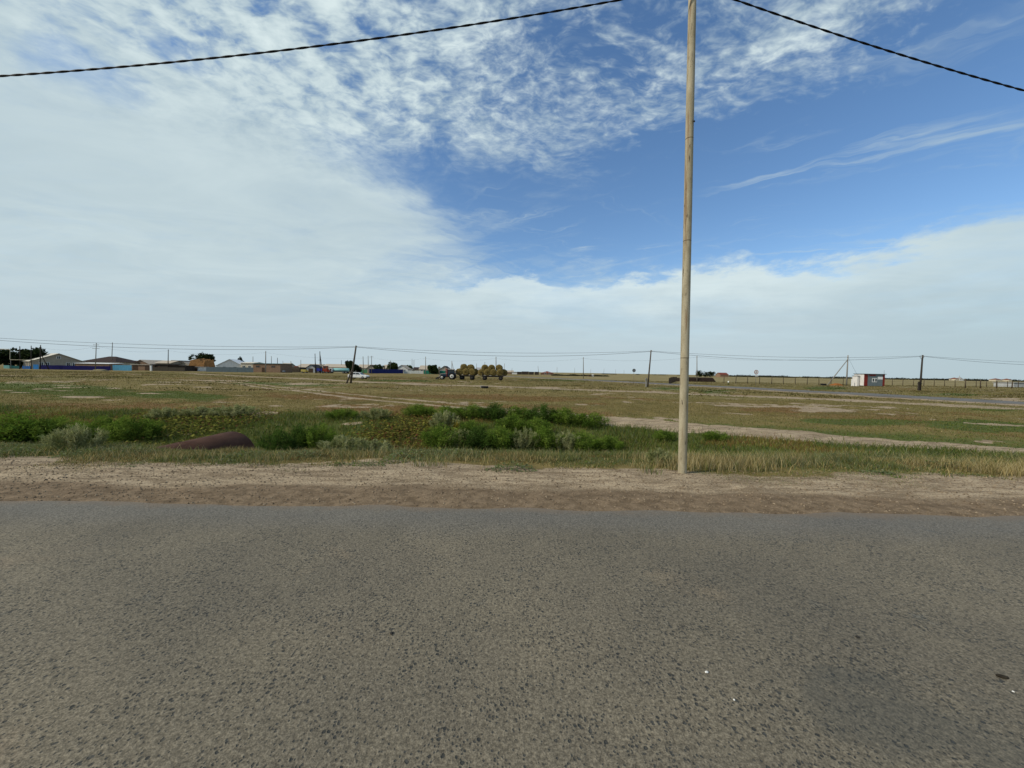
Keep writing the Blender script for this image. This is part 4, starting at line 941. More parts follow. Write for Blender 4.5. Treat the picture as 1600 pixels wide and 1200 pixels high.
# fences
def solid_fence(label, px0, px1, Y, pyt, m_, panel=2.4, posts=True, Y1=None, group='sheet fences of the village', gap=.03):
    Y1 = Y1 or Y; a, c_ = base(px0, Y), base(px1, Y1); d = c_ - a; L = math.hypot(d.x, d.y); n = max(1, round(L / panel)); h = hgt(px0, pyt, Y) - a.z
    o = thing('sheet_fence', label, 'fence', a, math.atan2(d.y, d.x), group)
    for k in range(n):
        x0, x1 = L * k / n + gap, L * (k + 1) / n - gap; dz = gzf(a.x + d.x * (k + .5) / n, a.y + d.y * (k + .5) / n) - a.z
        jj = random.uniform(-.04, .04)
        MB().box(x0, x1, -.02, .02, dz - .15, dz + h + jj).build('panel', m_, o)
        if posts: MB().box(x0 - gap - .03, x0 - gap + .03, .025, .085, dz - .2, dz + h + .04).build('post', dark_steel, o)
    return o
def paint(n, c): return mat(n, c, .6, .14, .8, 0, stretch=(4, 4, 1))
solid_fence('dark teal fence in front of the leftmost trees', 7, 30, 150, 571, paint('fence_teal_dark', (.020, .10, .10)))
solid_fence('short pale turquoise fence section at the far left', 5.5, 15, 149, 570.8, paint('fence_turquoise', (.15, .33, .31)))
solid_fence('medium blue fence between the two left dark poles', 35, 48, 147, 571.8, paint('fence_mid_blue', (.025, .11, .32)))
solid_fence('bright blue gate section left of the dark blue fence', 52, 60.5, 146, 569.3, paint('fence_bright_blue', (.03, .17, .42)))
solid_fence('long dark blue sheet fence before the gabled house', 62, 173, 145, 570.4, paint('fence_navy', (.005, .005, .070)), 3.0)
solid_fence('light blue fence right of the dark blue fence', 176, 206, 147, 570.2, paint('fence_light_blue', (.09, .28, .42)), 4.5)
solid_fence('grey blue fence in front of the white barn', 322, 396, 157, 573.2, paint('fence_grey_blue', (.095, .125, .14)), 3.0)
solid_fence('green fence section right of the leaning pole', 560, 574, 205, 577.4, paint('fence_green', (.07, .20, .10)), 3)
solid_fence('distant blue fence right of the leaning pole', 577, 630, 195, 576.4, paint('fence_blue_far', (.012, .020, .12)), 3, Y1=225)
solid_fence('distant whitish fence between blue and green fences', 631, 661, 225, 579.0, paint('fence_white', (.50, .52, .50)), 3)
solid_fence('distant green fence behind the tractor', 662, 696, 218, 578.8, paint('fence_emerald', (.02, .17, .12)), 3)
solid_fence('dark plank fence in front of the yard sheds', 237, 289, 152, 573.5, paint('fence_dark_plank', (.060, .050, .038)), 3)
solid_fence('grey boarded fence right of the tractor', 700, 722, 215, 580, paint('fence_board_grey', (.20, .18, .16)), 3)
def wire_fence(label, pts, posts_h, r, rails=3):
    P = [base(px, Y) for px, Y in pts]; o = thing('wire_fence', label, 'fence', P[0], 0, 'wire fences of the pasture')
    for p in P:
        q = p - P[0]; h = posts_h * random.uniform(.85, 1.1); lx = random.uniform(-.12, .12)
        MB().path([q + Vector((0, 0, -.3)), q + Vector((lx, 0, h))], [r, r * .85], 6).build('post', mat('fence_post_wood', (.075, .058, .040), .9, .3, 4), o, True)
    for k in range(rails):
        MB().path([p - P[0] + Vector((0, -.06, posts_h * (.3 + .3 * k))) for p in P], .012, 4).build('wire', wire_m, o)
wire_fence('wire fence with wooden posts left of the kiosk', [(p, 103) for p in np.arange(1131, 1322, 18.6)], 2.0, .09)
wire_fence('wire fence with wooden posts right of the kiosk', [(p, 112) for p in np.arange(1394, 1640, 16.4)], 2.0, .09)
wire_fence('sturdier wire fence near the right picture edge', [(1508, 94), (1532, 96), (1557, 97), (1581, 98), (1612, 99)], 2.1, .13)
# leaning dark board fence and dung stack
o = thing('board_fence', 'short dark brown board fence slanting away left of the cream pole', 'fence', base(1046.5, 88), 0)
a, c_ = base(1046.5, 88), base(1056.5, 124)
for k in range(9):
    u = k / 8; q = a.lerp(c_, u) - a; q.z = gzf((a + q).x, (a + q).y) - a.z; MB().box(q.x - .25, q.x + .25, q.y - .03, q.y + .03, q.z - .2, q.z + 1.45 - .15 * random.random()).build('board', W_DARK, o)
for rz_ in (.4, 1.0): MB().path([Vector((0, .06, rz_)), (c_ - a) + Vector((0, .06, rz_))], .04, 4).build('rail', W_DARK, o)

# heaps
def heap(name, label, px0, px1, Y, pyt, d, m_, cat, seed=0, flat=False, rough=.22):
    c = base((px0 + px1) / 2, Y); w = wid(px1 - px0, Y); h = hgt((px0 + px1) / 2, pyt, Y) - c.z
    nx, ny = 26, 12; V = []; F = []
    for j in range(ny + 1):
        for i in range(nx + 1):
            u, v = i / nx * 2 - 1, j / ny * 2 - 1
            prof = (min(1, (1 - abs(u)) * 5) * min(1, (1 - abs(v)) * 4)) if flat else (max(0, 1 - abs(u) ** 2.6) ** .6 * max(0, 1 - abs(v) ** 2.6) ** .6)
            z = h * prof * (1 - rough / 2 + rough * float(fbm(np.array([u * 3 + seed]), np.array([v * 2 + seed]), 1.6, 3, seed)[0])) - .25 * (prof < .02)
            V.append((u * w / 2, v * d / 2, z - .02)); 
    for j in range(ny):
        for i in range(nx): F.append((j * (nx + 1) + i, j * (nx + 1) + i + 1, (j + 1) * (nx + 1) + i + 1, (j + 1) * (nx + 1) + i))
    me = bpy.data.meshes.new(name); me.from_pydata(V, [], F); o = link(name, me, m_); o.location = (c.x, c.y + d / 2, c.z); return tag(o, label, cat)
HAY_BROWN = mat('old_hay_brown', (.20, .105, .04), .95, .35, 2.5, .8); DUNG = mat('dark_dung_bricks', (.030, .020, .015), .95, .4, 3, .8); HAYDARK = mat('dark_hay', (.045, .036, .026), .95, .4, 2, .6)
heap('haystack', 'rusty brown haystack behind the low white shed', 291, 321, 172, 562.4, 7, HAY_BROWN, 'haystack', 3, True, .55)
heap('dung_stack', 'long dark brown stack of dung bricks right of the cream pole', 1072, 1120.5, 118, 589.8, 4, DUNG, 'stack', 5, True, .12)
heap('dung_stack', 'small dark stack at the left end of the long dung stack', 1059.5, 1070, 120, 590.8, 3, DUNG, 'stack', 6, True, .3)
heap('haystack', 'low dark haystack right of the small white car', 443, 470, 190, 574, 8, HAYDARK, 'haystack', 8, True, .25)
heap('haystack', 'reddish domed hay heap on top behind the dark haystack', 455, 464, 196, 572, 5, mat('red_hay', (.17, .055, .03), .9, .3, 3), 'haystack', 9)
heap('earth_mound', 'small earth mound at the foot of the two crossarm pole', 140, 158, 128, 576.8, 3, mat('mound_soil', (.20, .17, .10), .95, .2, 3), 'mound', 10)

# ------------------------------------------------------------------ vehicles
rubber = mat('tyre_rubber', (.016, .016, .016), .85, .2, 12); rim_w = mat('rim_white', (.62, .60, .56), .5, .1, 6); rim_g = mat('rim_grey', (.25, .25, .25), .5, .1, 6)
def wheel(parent, x, y, r, w, rimm, rimr=.58):
    t_ = MB().lathe([(r * .62, -w / 2), (r * .93, -w / 2), (r, -w * .33), (r, w * .33), (r * .93, w / 2), (r * .62, w / 2)], axis='y', n=22).build('wheel', rubber, parent, True)
    t_.location = (x, y, r)
    rm = MB().lathe([(r * .25, -w / 2 - .01), (r * rimr, -w / 2 - .012), (r * (rimr + .04), -w / 2 + .03), (r * (rimr + .04), w / 2 - .03), (r * rimr, w / 2 + .012), (r * .25, w / 2 + .01)], axis='y', n=22).build('rim', rimm, t_, True)
    MB().lathe([(r * .18, -w / 2 - .04), (r * .22, 0), (r * .18, w / 2 + .04)], axis='y', n=12).build('hub', dark_steel, t_, True)
    return t_
def sedan(label, X, Y, rz, body):
    o = thing('parked_car', label, 'car', (X, Y, gzf(X, Y)), rz)
    low = [(-2.02, .32), (2.0, .30), (2.05, .55), (1.98, .76), (1.0, .90), (-1.35, .95), (-2.0, .93), (-2.06, .60)]
    MB().prism(low, -.8, .8).build('body', body, o, bevel=.05)
    cab = [(-1.45, .92), (1.02, .88), (.28, 1.36), (-.85, 1.40)]
    k = MB(); vs = [(x, s * (.74 if z < 1 else .60), z) for s in (-1, 1) for x, z in cab]
    k.add(vs, [(0, 1, 2, 3), (7, 6, 5, 4), (0, 4, 5, 1), (1, 5, 6, 2), (2, 6, 7, 3), (3, 7, 4, 0)]).build('cabin', body, o, bevel=.03)
    for s in (-1, 1):
        for q in ([(-1.12, .97), (-.40, .96), (-.40, 1.33), (-.80, 1.33)], [(-.30, .96), (.72, .95), (.24, 1.31), (-.30, 1.33)]):
            vv = [(x, s * (.775 - (z - .92) * .29), z) for x, z in q] + [(x, s * (.70 - (z - .92) * .29), z) for x, z in q]
            MB().add(vv, [(0, 1, 2, 3), (7, 6, 5, 4), (0, 4, 5, 1), (1, 5, 6, 2), (2, 6, 7, 3), (3, 7, 4, 0)]).build('window', glass, o)
        MB().box(-.2, -.05, s * .80 - .02, s * .80 + .02, .80, .84).build('door_handle', dark_steel, o)
        MB().box(2.0, 2.07, s * .6 - .14, s * .6 + .14, .56, .72).build('headlight', mat('lamp_glass', (.7, .7, .7), .2), o)
        MB().box(-2.09, -2.0, s * .6 - .16, s * .6 + .16, .62, .82).build('tail_light', mat('tail_red', (.25, .02, .02), .3), o)
    for x, z0_, z1_ in ((.67, .95, 1.30), (-1.16, .98, 1.34)):
        sgn = 1 if x > 0 else -1; MB().add([(x + sgn * .30, -.62, z0_), (x + sgn * .30, .62, z0_), (x - sgn * .22, .53, z1_), (x - sgn * .22, -.53, z1_), (x + sgn * .24, -.62, z0_), (x + sgn * .24, .62, z0_), (x - sgn * .30, .53, z1_), (x - sgn * .30, -.53, z1_)], [(0, 1, 2, 3), (7, 6, 5, 4), (0, 4, 5, 1), (1, 5, 6, 2), (2, 6, 7, 3), (3, 7, 4, 0)]).build('windscreen', glass, o)
    for x in (2.06, -2.06): MB().box(x - .07, x + .07, -.8, .8, .36, .50).build('bumper', dark_steel, o, bevel=.02)
    for x in (-1.25, 1.2):
        for y in (-.72, .72): wheel(o, x, y, .30, .19, rim_g)
    return o
car_w = mat('white_car_paint', (.74, .74, .73), .3, .03, 2, spec=.5)
c = base(560.5, 82); sedan('white sedan parked behind the leaning propped pole', c.x, c.y, math.radians(-4), car_w)
c = base(437, 168); sedan('small white car before the brown brick building', c.x, c.y, math.radians(8), mat('dull_white_paint', (.55, .56, .56), .35, .05, 2))

# tractor with front loader, facing left
c = base(700, 91); o = thing('tractor', 'dark blue tractor with front loader and white wheel rims', 'tractor', c, 0)
blue = mat('tractor_blue', (.018, .045, .085), .45, .15, 4); redm = mat('tractor_red', (.22, .035, .02), .5, .15, 4)
for y in (-.75, .75): wheel(o, 1.05, y, .80, .45, rim_w, .55); wheel(o, -1.30, y * .95, .52, .34, rim_w, .5)
MB().prism([(-1.75, .75), (.2, .75), (.2, 1.50), (-.3, 1.52), (-1.65, 1.38), (-1.78, 1.2)], -.36, .36).build('hood', blue, o, bevel=.05)
MB().box(-1.6, 1.5, -.28, .28, .55, .80).build('chassis', dark_steel, o)
cabm = MB()
for x in (.12, 1.45):
    for y in (-.68, .68): cabm.box(x - .04, x + .04, y - .04, y + .04, .95, 2.42)
cabm.build('cab_frame', blue, o)
MB().box(.02, 1.6, -.82, .82, 2.40, 2.54).build('cab_roof', mat('cab_roof_white', (.62, .60, .58), .5), o, bevel=.04)
MB().box(.1, 1.5, -.72, .72, .85, 1.40).build('cab_body', blue, o, bevel=.03)
for y in (-.69, .69): MB().box(.18, 1.39, y - .012, y + .012, 1.42, 2.38).build('window', glass, o)
MB().box(.07, .085, -.62, .62, 1.55, 2.38).build('windscreen', glass, o); MB().box(1.47, 1.485, -.62, .62, 1.55, 2.38).build('rear_window', glass, o)
for y in (-.75, .75):
    MB().path([(.25, y, 1.35), (.6, y, 1.72), (1.3, y, 1.75), (1.85, y, 1.3)], .05, 6).build('mudguard', blue, o)
MB().tube((-.55, -.2, 1.4), (-.55, -.2, 2.75), .06, .05, 8).build('exhaust', redm, o, True)
MB().box(-.35, -.1, -.5, .5, .8, 2.55).build('loader_tower', redm, o)
for y in (-.62, .62): MB().path([(-.2, y, 1.35), (-1.6, y, 1.32), (-2.25, y, .45)], .075, 6).build('loader_arm', mat('loader_arm_pale', (.30, .26, .22), .6), o)
MB().prism([(-2.30, .12), (-2.2, .62), (-2.35, .60), (-2.75, .30), (-2.85, .06)], -.95, .95).build('bucket', dark_steel, o)
MB().box(1.5, 3.0, -.05, .05, .45, .55).build('drawbar', dark_steel, o)

# bale trailers and the bales on them
m = bpy.data.materials.new('hay_bale'); m.use_nodes = True; t = NT(m.node_tree); b = t.n['Principled BSDF']
tcn = t.n.new('ShaderNodeTexCoord'); ob = tcn.outputs['Object']; oz = t.sep(ob)
rad = t.m('SQRT', t.m('ADD', t.m('MULTIPLY', oz[0], oz[0]), t.m('MULTIPLY', oz[2], oz[2])))
ring = t.m('SINE', t.m('ADD', t.m('MULTIPLY', rad, 34), t.m('MULTIPLY', t.noise(ob, 3, 4, .6), 9)))
hn = t.noise(ob, 7, 6, .7, .3)
c_ = t.mix(t.ss(hn, .3, .7), (.085, .060, .017), (.250, .190, .066)); c_ = t.mul(c_, t.ss(ring, -1, 1, .72, 1.12))
t.l.new(c_, b.inputs['Base Color']); b.inputs['Roughness'].default_value = .95; b.inputs['Specular IOR Level'].default_value = .1
bn = t.n.new('ShaderNodeBump'); bn.inputs['Strength'].default_value = 1; bn.inputs['Distance'].default_value = .06; t.l.new(t.m('ADD', t.noise(ob, 14, 5, .7), t.m('MULTIPLY', ring, .25)), bn.inputs['Height']); t.l.new(bn.outputs[0], b.inputs['Normal'])
HAY = m
def bale_mesh(seed):
    R = np.random.default_rng(seed); r, L = .84, 1.25; n = 40; mb = MB()
    prof = [(.02, -L / 2 - .02), (r * .3, -L / 2 - .05), (r * .65, -L / 2 - .01), (r * .93, -L / 2), (r, -L / 2 + .08), (r * 1.01, 0), (r, L / 2 - .08), (r * .93, L / 2), (r * .5, L / 2 + .02), (.02, L / 2)]
    mb.lathe(prof, axis='y', n=n)
    V = np.array(mb.v); V += R.normal(0, .022, V.shape); a = np.arctan2(V[:, 2], V[:, 0]); V[:, [0, 2]] *= (1 + .04 * np.sin(2 * a + seed) + .02 * np.sin(5 * a + seed * 2))[:, None]
    V[:, 2] = np.maximum(V[:, 2], -.80)
    me = bpy.data.meshes.new('hay_bale'); me.from_pydata(V.tolist(), [], mb.f); me.polygons.foreach_set('use_smooth', [True] * len(me.polygons)); me.materials.append(HAY); return me
BALES = [bale_mesh(s) for s in range(4)]
TY = 93.0
def trailer(pxs, label, bales):
    x0, x1 = base(pxs[0], TY).x, base(pxs[1], TY).x; xc = (x0 + x1) / 2; z0 = gzf(xc, TY); L = x1 - x0
    o = thing('hay_trailer', label, 'trailer', (xc, TY, z0), 0, 'hay trailers behind the tractor')
    tm = mat('trailer_frame', (.045, .040, .035), .8, .3, 4)
    MB().box(-L / 2, L / 2, -1.15, 1.15, .98, 1.10).build('bed', tm, o)
    for y in (-.5, .5): MB().box(-L / 2, L / 2, y - .08, y + .08, .78, .975).build('beam', tm, o)
    for x in (-L / 2 + .55, L / 2 - .55):
        MB().box(x - .1, x + .1, -.9, .9, .45, .6).build('axle', tm, o); MB().box(x - .35, x + .35, -.6, .6, .6, .775).build('spring_block', tm, o)
        for y in (-.95, .95): wheel(o, x - .0, y, .50, .34, tm, .5)
    for x in (-L / 2, L / 2):
        for y in (-1.1, 1.1): MB().box(x - .05, x + .05, y - .05, y + .05, .8, 1.9).build('stake', tm, o)
    MB().path([(-L / 2, 0, .85), (-L / 2 - 1.3, 0, .55)], .06, 6).build('drawbar', tm, o)
    for k, (px, py, dy, lab) in enumerate(bales):
        p = at(px, py, TY + dy - .7); bo = bpy.data.objects.new('hay_bale', BALES[(k + int(px)) % 4]); COL.objects.link(bo)
        zz = max(p.z, z0 + 1.10 + .80) if py > 575.0 else p.z
        bo.location = (p.x, TY + dy, zz); bo.rotation_euler = (0, 0, random.uniform(-.12, .12)); tag(bo, lab, 'hay bale', 'round hay bales loaded on the trailers')
trailer((718.5, 741.5), 'first hay trailer right behind the tractor loaded with bales', [
 (717.5, 582.5, -.45, 'front lower hay bale at the left end of the first trailer'), (727.6, 582.5, -.5, 'second lower hay bale of the first trailer'), (737.5, 583, -.5, 'third lower hay bale of the first trailer'),
 (741.5, 582, .75, 'rear lower hay bale peeking out right of the first trailer'), (729, 582, .85, 'lower hay bale at the back of the first trailer'), (724.2, 573.8, 0, 'left upper hay bale on the first trailer'), (735.0, 574.6, .1, 'right upper hay bale on the first trailer')])
trailer((754, 786), 'second hay trailer loaded with bales', [
 (752.2, 582.5, -.35, 'leftmost lower hay bale on the second trailer'), (761.5, 582.8, -.5, 'second lower hay bale on the second trailer'), (771, 583, -.45, 'third lower hay bale on the second trailer'), (781, 583.2, -.55, 'fourth lower hay bale on the second trailer'),
 (787.5, 583, .75, 'rear lower hay bale at the right end of the second trailer'), (757.5, 574.8, 0.1, 'left upper hay bale on the second trailer'), (768, 575.0, -.1, 'middle upper hay bale on the second trailer'), (780, 575.0, .2, 'right upper hay bale on the second trailer')])

# tanker truck, red machine and yellow machine in the village
c = base(531, 175); o = thing('tanker_truck', 'truck with white and blue cab and turquoise tank', 'truck', c, 0)
MB().box(-4.6, -2.9, -1.1, 1.1, .7, 2.3).build('cab', mat('truck_white', (.66, .68, .70), .4), o, bevel=.08); MB().box(-4.62, -3.6, -1.115, 1.115, .75, 1.35).build('cab_stripe', mat('truck_blue', (.03, .08, .28), .4), o)
for y in (-1.11, 1.11): MB().box(-4.1, -3.3, y - .01, y + .01, 1.45, 2.05).build('window', glass, o)
MB().box(-4.5, 4.4, -.45, .45, .65, .88).build('chassis', dark_steel, o)
MB().lathe([(.4, -2.7), (.72, -2.65), (.74, 0), (.74, 3.9), (.4, 4.2)], c=(0, 0, 1.62), axis='x', n=20).build('tank', mat('tank_turquoise', (.22, .45, .45), .45), o, True)
MB().box(0, .6, -.3, .3, 2.34, 2.5).build('hatch', mat('truck_white', (.66, .68, .70)), o)
for x in (-3.9, 2.0, 3.3):
    for y in (-.95, .95): wheel(o, x, y, .5, .35, rim_g)
c = base(509, 172); o = thing('red_machine', 'tall red farm machine left of the tanker truck', 'machine', c, 0)
MB().box(-1.1, 1.1, -1, 1, .6, 1.9).build('body', redm, o, bevel=.06); MB().prism([(-.8, 1.9), (.8, 1.9), (.7, 3.1), (-.9, 3.1)], -.9, .9).build('cab', mat('machine_orange', (.30, .08, .03), .5), o, bevel=.04)
MB().box(-.55, .5, -.92, .92, 2.15, 2.85).build('window', glass, o); MB().box(-1.0, .8, -1.0, 1.0, 3.1, 3.3).build('cab_roof', dark_steel, o)
for y in (-.95, .95): wheel(o, -.7, y, .55, .4, rim_g); wheel(o, .8, y, .4, .3, rim_g)
MB().box(1.1, 1.9, -.9, .9, .7, 1.4).build('header', redm, o)
c = base(476.5, 168); o = thing('yellow_machine', 'small yellow wheeled machine before the grey shed', 'machine', c, 0)
MB().box(-1.5, .7, -.6, .6, .5, 1.5).build('body', mat('machine_yellow', (.42, .34, .10), .6), o, bevel=.06); MB().box(.75, 1.5, -.5, .5, .6, 1.1).build('engine_box', mat('machine_yellow2', (.35, .25, .04)), o, bevel=.04)
for x in (-.9, .7):
    for y in (-.55, .55): wheel(o, x, y, .34, .2, rim_g)
MB().path([(1.5, 0, .6), (2.4, 0, .35)], .05, 6).build('tow_bar', dark_steel, o)
c = base(494, 178); o = thing('blue_trailer', 'blue box trailer beside the red machine', 'trailer', base(503, 186), 0)
MB().box(-2.2, 1.6, -1, 1, .8, 2.1).build('box_body', paint('trailer_blue', (.03, .04, .25)), o); MB().box(-2.3, 1.7, -.5, .5, .6, .79).build('chassis', dark_steel, o)
for x in (-1.3, .9):
    for y in (-.9, .9): wheel(o, x, y, .42, .25, rim_g)

# tyres and small things in the field
def tyre(px, Y, r, label, w=.3):
    c = base(px, Y); me = MB().lathe([(r * .55, 0), (r * .6, w * .0), (r * .93, 0), (r, w * .2), (r, w * .8), (r * .93, w), (r * .55, w), (r * .52, w * .5)], n=22)
    me.f = me.f[:-2]
    o = me.build('old_tyre', rubber, None, True); o.location = (c.x, c.y, c.z - .02); tag(o, label, 'tyre')
tyre(757.5, 48, .46, 'old black tyre lying in the field below the bale trailers', .26)
tyre(1286.5, 98, .62, 'black tyre lying in the grass left of the kiosk', .5)
pos_ = base(753, 48.6); o = MB().box(-.25, .25, -.12, .12, -.05, .30).build('stone_block', mat('block_pale', (.34, .30, .25), .9), None, bevel=.04); o.location = pos_; tag(o, 'pale stone block lying behind the old tyre', 'block')
heap('scrap_heap', 'rusty orange heap in the grass under the propped pole', 1305, 1319, 99, 599, 2, mat('scrap_rust', (.26, .10, .03), .9, .3, 4), 'heap', 12)
c = base(1330.5, 96); o = thing('marker_post', 'short white post left of the kiosk', 'post', c); MB().box(-.07, .07, -.07, .07, -.3, 1.75).build('shaft', white_fr, o); MB().box(-.09, .09, -.09, .09, 1.751, 1.80).build('cap', white_fr, o)
c = base(1138, 84); o = thing('marker_post', 'small white topped bollard beside the side road', 'post', c); MB().lathe([(.17, -.2), (.15, .5), (.12, .55)], n=12).build('shaft', mat('bollard_dark', (.10, .10, .04), .8), o, True); MB().lathe([(.13, .551), (.16, .6), (.13, .85), (.05, .9)], n=12).build('cap', white_fr, o, True)
c = base(236, 150); o = thing('gate_post', 'white gate post between the brown shed and the dark fence', 'post', c); MB().box(-.3, .3, -.2, .2, -.2, 2.0).build('shaft', W_WHITE, o); MB().box(-.36, .36, -.26, .26, 2.002, 2.1).build('cap', W_WHITE, o)
# overhead gas pipe at the left
q0, q1, q2, q3 = at(9, 545.5, 139), at(14.5, 546, 139), at(15.5, 561, 139), at(62, 562.6, 139)
o = thing('gas_pipe', 'pale overhead gas pipe with an upright bend at the far left', 'pipe', base(16, 139)); B_ = Vector(o.location)
MB().path([q0 + Vector((-8, 0, 0)) - B_, q0 - B_, q1 - B_, q1 - B_ + Vector((.3, 0, -.3)), q2 - B_, q2 - B_ + Vector((.3, 0, -.25)), q3 - B_], .10, 8).build('pipe_run', mat('gas_pipe_paint', (.42, .38, .27), .6), o, True)
for px in (17, 39, 61):
    u = base(px, 139); MB().path([u - B_ + Vector((0, .0, -.3)), Vector((u.x, 139, (q2.z + (q3.z - q2.z) * (px - 16) / 46) - .05)) - B_], .06, 6).build('support_post', conc, o, True)

# road signs
def round_sign(px, Y, py, r, face, ring_, label):
    b_ = base(px, Y); h = hgt(px, py, Y) - b_.z; o = thing('road_sign', label, 'sign', b_)
    MB().tube((0, 0, -.3), (0, 0, h + r * .5), .04, .035, 8).build('post', mat('sign_post', (.20, .18, .15), .7), o, True)
    MB().lathe([(r, -.075), (r, -.05)], c=(0, 0, h), axis='y', n=28).build('plate', face, o)
    if ring_:
        k = MB(); n = 28
        for rr_, y_ in ((r, -.085), (r * .76, -.085), (r * .76, -.076), (r, -.076)):
            for i in range(n): a = 2 * math.pi * i / n; k.v.append((rr_ * math.cos(a), y_, h + rr_ * math.sin(a)))
        for q in range(4):
            for i in range(n): jn = (i + 1) % n; k.f.append((q * n + i, q * n + jn, ((q + 1) % 4) * n + jn, ((q + 1) % 4) * n + i))
        k.build('red_ring', ring_, o)
        MB().box(-.06 * 1.2, .06 * 1.2, -.09, -.077, h - .16, h + .17).build('symbol', mat('sign_symbol', (.25, .22, .23), .6), o)
    return o, h
round_sign(990, 88, 578.8, .40, mat('sign_back_grey', (.12, .13, .14), .6), None, 'round road sign seen from its grey back')
o, h = round_sign(1180.5, 82, 581.3, .46, mat('sign_face_white', (.66, .66, .66), .5), mat('sign_ring', (.32, .13, .13), .5), 'round white road sign with a red ring by the side road')
MB().box(-.2, .45, -.075, -.05, h - .92, h - .55).build('lower_plate', mat('sign_face_white', (.66, .66, .66)), o)

# ------------------------------------------------------------------ trees
bark = mat('tree_bark', (.06, .045, .03), .9, .3, 6, .5)
def crown_mesh(w, h, n, leaf, cols, seed):
    R = np.random.default_rng(seed); V, C_ = [], []
    cl_ = [(R.normal(0, .24), R.normal(0, .24), R.uniform(.25, .82), R.uniform(.16, .32)) for _ in range(14)]
    for (cx, cy, cz, cr) in cl_:
        k = n // 14; d = R.normal(0, 1, (k, 3)); d /= np.linalg.norm(d, axis=1)[:, None]; p = d * (cr * R.uniform(.45, 1.08, k) ** .5)[:, None]
        p = p + np.array([cx, cy, cz]); p[:, 2] = np.maximum(p[:, 2], .06); p *= np.array([w, w, h])
        u = R.normal(0, 1, (k, 3)); u /= np.linalg.norm(u, axis=1)[:, None]; v = np.cross(u, R.normal(0, 1, (k, 3))); v /= np.linalg.norm(v, axis=1)[:, None]; s = leaf * R.uniform(.6, 1.4, k)[:, None]
        V.append(np.stack([p - u * s, p + v * s * .6, p + u * s, p - v * s * .6], 1).reshape(-1, 3)); cc = np.array(cols)[R.integers(0, len(cols), k)] * R.uniform(.7, 1.3, (k, 1)); C_.append(np.repeat(cc, 4, 0))
    V = np.concatenate(V); C_ = np.concatenate(C_); n4 = len(V) // 4
    me = mesh_np('crown', V, np.arange(4 * n4), np.full(n4, 4), C_.astype(np.float32)); me.materials.append(leaf_mat('leaf_blade')); return me
def tree(label, px0, px1, Y, pyt, seed, dark=True, n=2200, dy=0):
    px = (px0 + px1) / 2; b_ = base(px, Y); w = wid(px1 - px0, Y); h = hgt(px, pyt, Y) - b_.z
    o = thing('village_tree', label, 'tree', b_, 0, 'trees of the village'); R = random.Random(seed)
    mb = MB().path([(0, 0, -.2), (R.uniform(-.1, .1), 0, h * .3), (R.uniform(-.2, .2), .1, h * .65)], [h * .035, h * .026, h * .01], 7)
    for k in range(5):
        a = R.uniform(0, 6.28); z = h * R.uniform(.22, .45); mb.path([(0, 0, z), (math.cos(a) * w * .15, math.sin(a) * w * .15, z + h * .15), (math.cos(a) * w * .33, math.sin(a) * w * .33, z + h * .33)], [h * .016, h * .011, h * .004], 5)
    mb.build('trunk', bark, o, True)
    cols = [(.022, .034, .014), (.034, .050, .018), (.016, .024, .011)] if dark else [(.040, .062, .020), (.055, .080, .026), (.028, .042, .015)]
    f = bpy.data.objects.new('crown', crown_mesh(w, h, n, h * .06, cols, seed)); COL.objects.link(f); f.parent = o
for k, a in enumerate([
 ('dark leafy tree cut by the left picture edge', -6, 25, 156, 542.0), ('broad dark tree behind the second village pole', 29, 62, 158, 543.5), ('dark spiky tree behind the brown haystack', 309, 333, 190, 553.5),
 ('small dark tree between the white barn and the cream house', 370, 380, 190, 559.8), ('dark tree just left of the leaning propped pole', 540, 555, 190, 563.8), ('lower dark tree right behind the leaning propped pole', 552, 564, 195, 569.5),
 ('small round tree above the distant blue fence', 586, 598, 222, 568), ('fuller tree above the right end of the distant blue fence', 606, 621, 222, 567), ('small tree above the distant white fence', 634, 646, 238, 571),
 ('left one of two merged trees behind the tractor', 666, 677, 215, 570.5), ('right one of two merged trees behind the tractor', 674, 685, 215, 570.2)]): tree(a[0], a[1], a[2], a[3], a[4], 40 + k, k < 6)
for k, a in enumerate([('left one of three far trees on the horizon', 1089, 1098, 400, 579.5), ('low middle one of three far trees on the horizon', 1096.5, 1106, 400, 581.2), ('right one of three far trees on the horizon', 1105, 1116.5, 400, 580)]): tree(a[0], a[1], a[2], a[3], a[4], 60 + k, True, 1200)

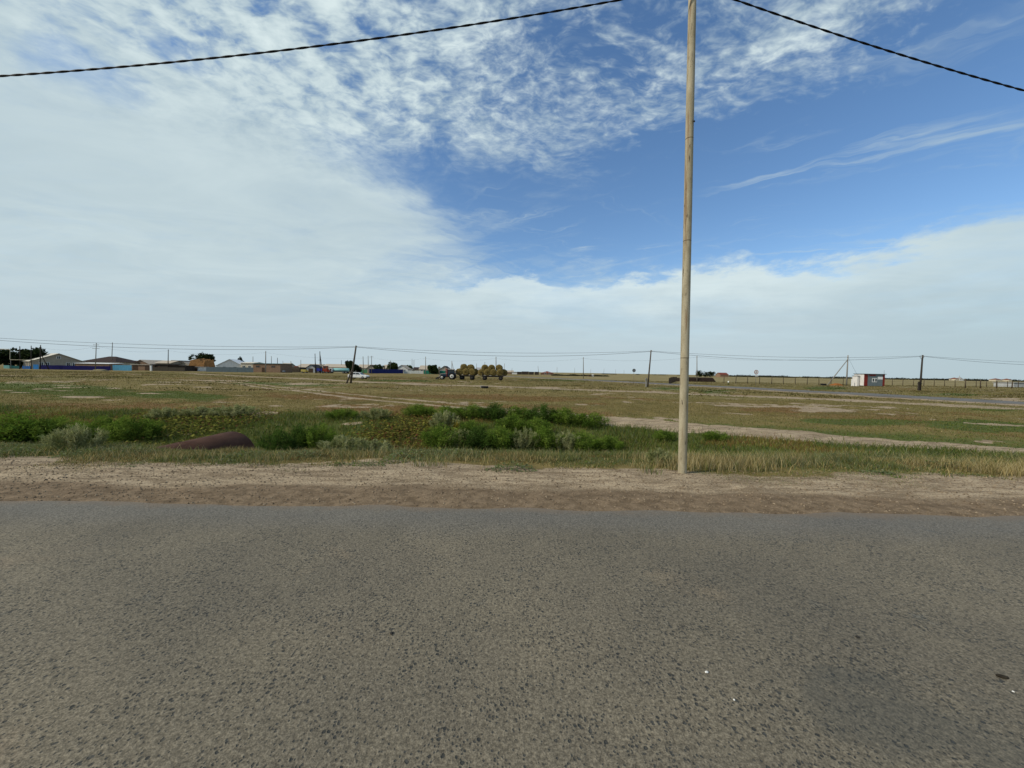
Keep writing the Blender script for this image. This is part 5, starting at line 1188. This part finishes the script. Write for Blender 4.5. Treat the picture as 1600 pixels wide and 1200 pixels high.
# low scrub belt and far town on the horizon
def belt(name, label, px0, px1, Y, hmin, hmax, n, leaf, cols, seed, gaps=.5, wave=.06):
    R = np.random.default_rng(seed); px = R.uniform(px0, px1, n); k = fbm(px, px * 0, wave, 3, seed) > gaps; px = px[k]; n = len(px)
    a, c_ = base(px0, Y), base(px1, Y); x = a.x + (c_.x - a.x) * (px - px0) / (px1 - px0); y = Y + R.normal(0, Y * .01, n)
    hh = hmin + (hmax - hmin) * fbm(px, px * 0 + 3, .25, 2, seed + 3); p = np.stack([x, y, gz(x, y) + R.uniform(0, 1, n) * hh], 1)
    u = R.normal(0, 1, (n, 3)); u /= np.linalg.norm(u, axis=1)[:, None]; v = np.cross(u, R.normal(0, 1, (n, 3))); v /= np.linalg.norm(v, axis=1)[:, None]; s = leaf * R.uniform(.5, 1.3, n)[:, None]
    V = np.stack([p - u * s, p + v * s * .6, p + u * s, p - v * s * .6], 1).reshape(-1, 3); cc = np.array(cols)[R.integers(0, len(cols), n)]
    o = link(name, mesh_np(name, V, np.arange(4 * n), np.full(n, 4), np.repeat(cc, 4, 0).astype(np.float32)), leaf_mat('leaf_blade')); tag(o, label, 'scrub', kind='stuff')
DK = [(.030, .036, .018), (.045, .045, .024), (.028, .026, .018)]
belt('distant_scrub', 'low dark scrub along the right horizon', 1140, 1640, 620, .6, 4.2, 16000, .7, DK, 5, .40)
belt('distant_scrub', 'thin dark scrub strip in the far pasture left of the field pole', 862, 948, 250, .3, 1.1, 3500, .4, DK, 6, .30)
belt('distant_scrub', 'thin scrub on the horizon in the middle', 940, 1150, 800, .3, 2.0, 4000, .7, DK, 7, .5)
for (p0, p1, pe, pr, lab) in ((1493, 1499, 592.0, 590.0, 'far pale house left of the spired building'), (1556, 1566, 593.2, 591.3, 'far house with dark roof near the right edge'), (1576, 1581, 593.5, 591.6, 'small far red house at the right edge')):
    bld('far_house', lab, p0, p1, 600, pe, pr, 'hip', W_CREAM, R_RED, d=9)
c = base(1503, 610); o = thing('spired_building', 'far building with a pointed spire on the right horizon', 'building', c); MB().box(-3.5, 3.5, 0, 7, -.3, 3).build('wall', W_WHITE, o); MB().lathe([(3.2, 3.001), (2.4, 4.4), (1.0, 5.4), (.35, 6.0), (.3, 7.2), (.05, 8.6)], c=(0, 3.5, 0), n=14).build('roof', R_GREY, o, True)
for x in (-2, 0, 2): MB().box(x - .4, x + .4, -.06, .02, 1, 2.2).build('window', glass, o)
bld('low_wall_building', 'low grey building at the right edge behind the fence', 1584, 1625, 118, 598.5, 597.8, 'flat', W_GREY, R_GREY, d=5, cat='building', over=.2)
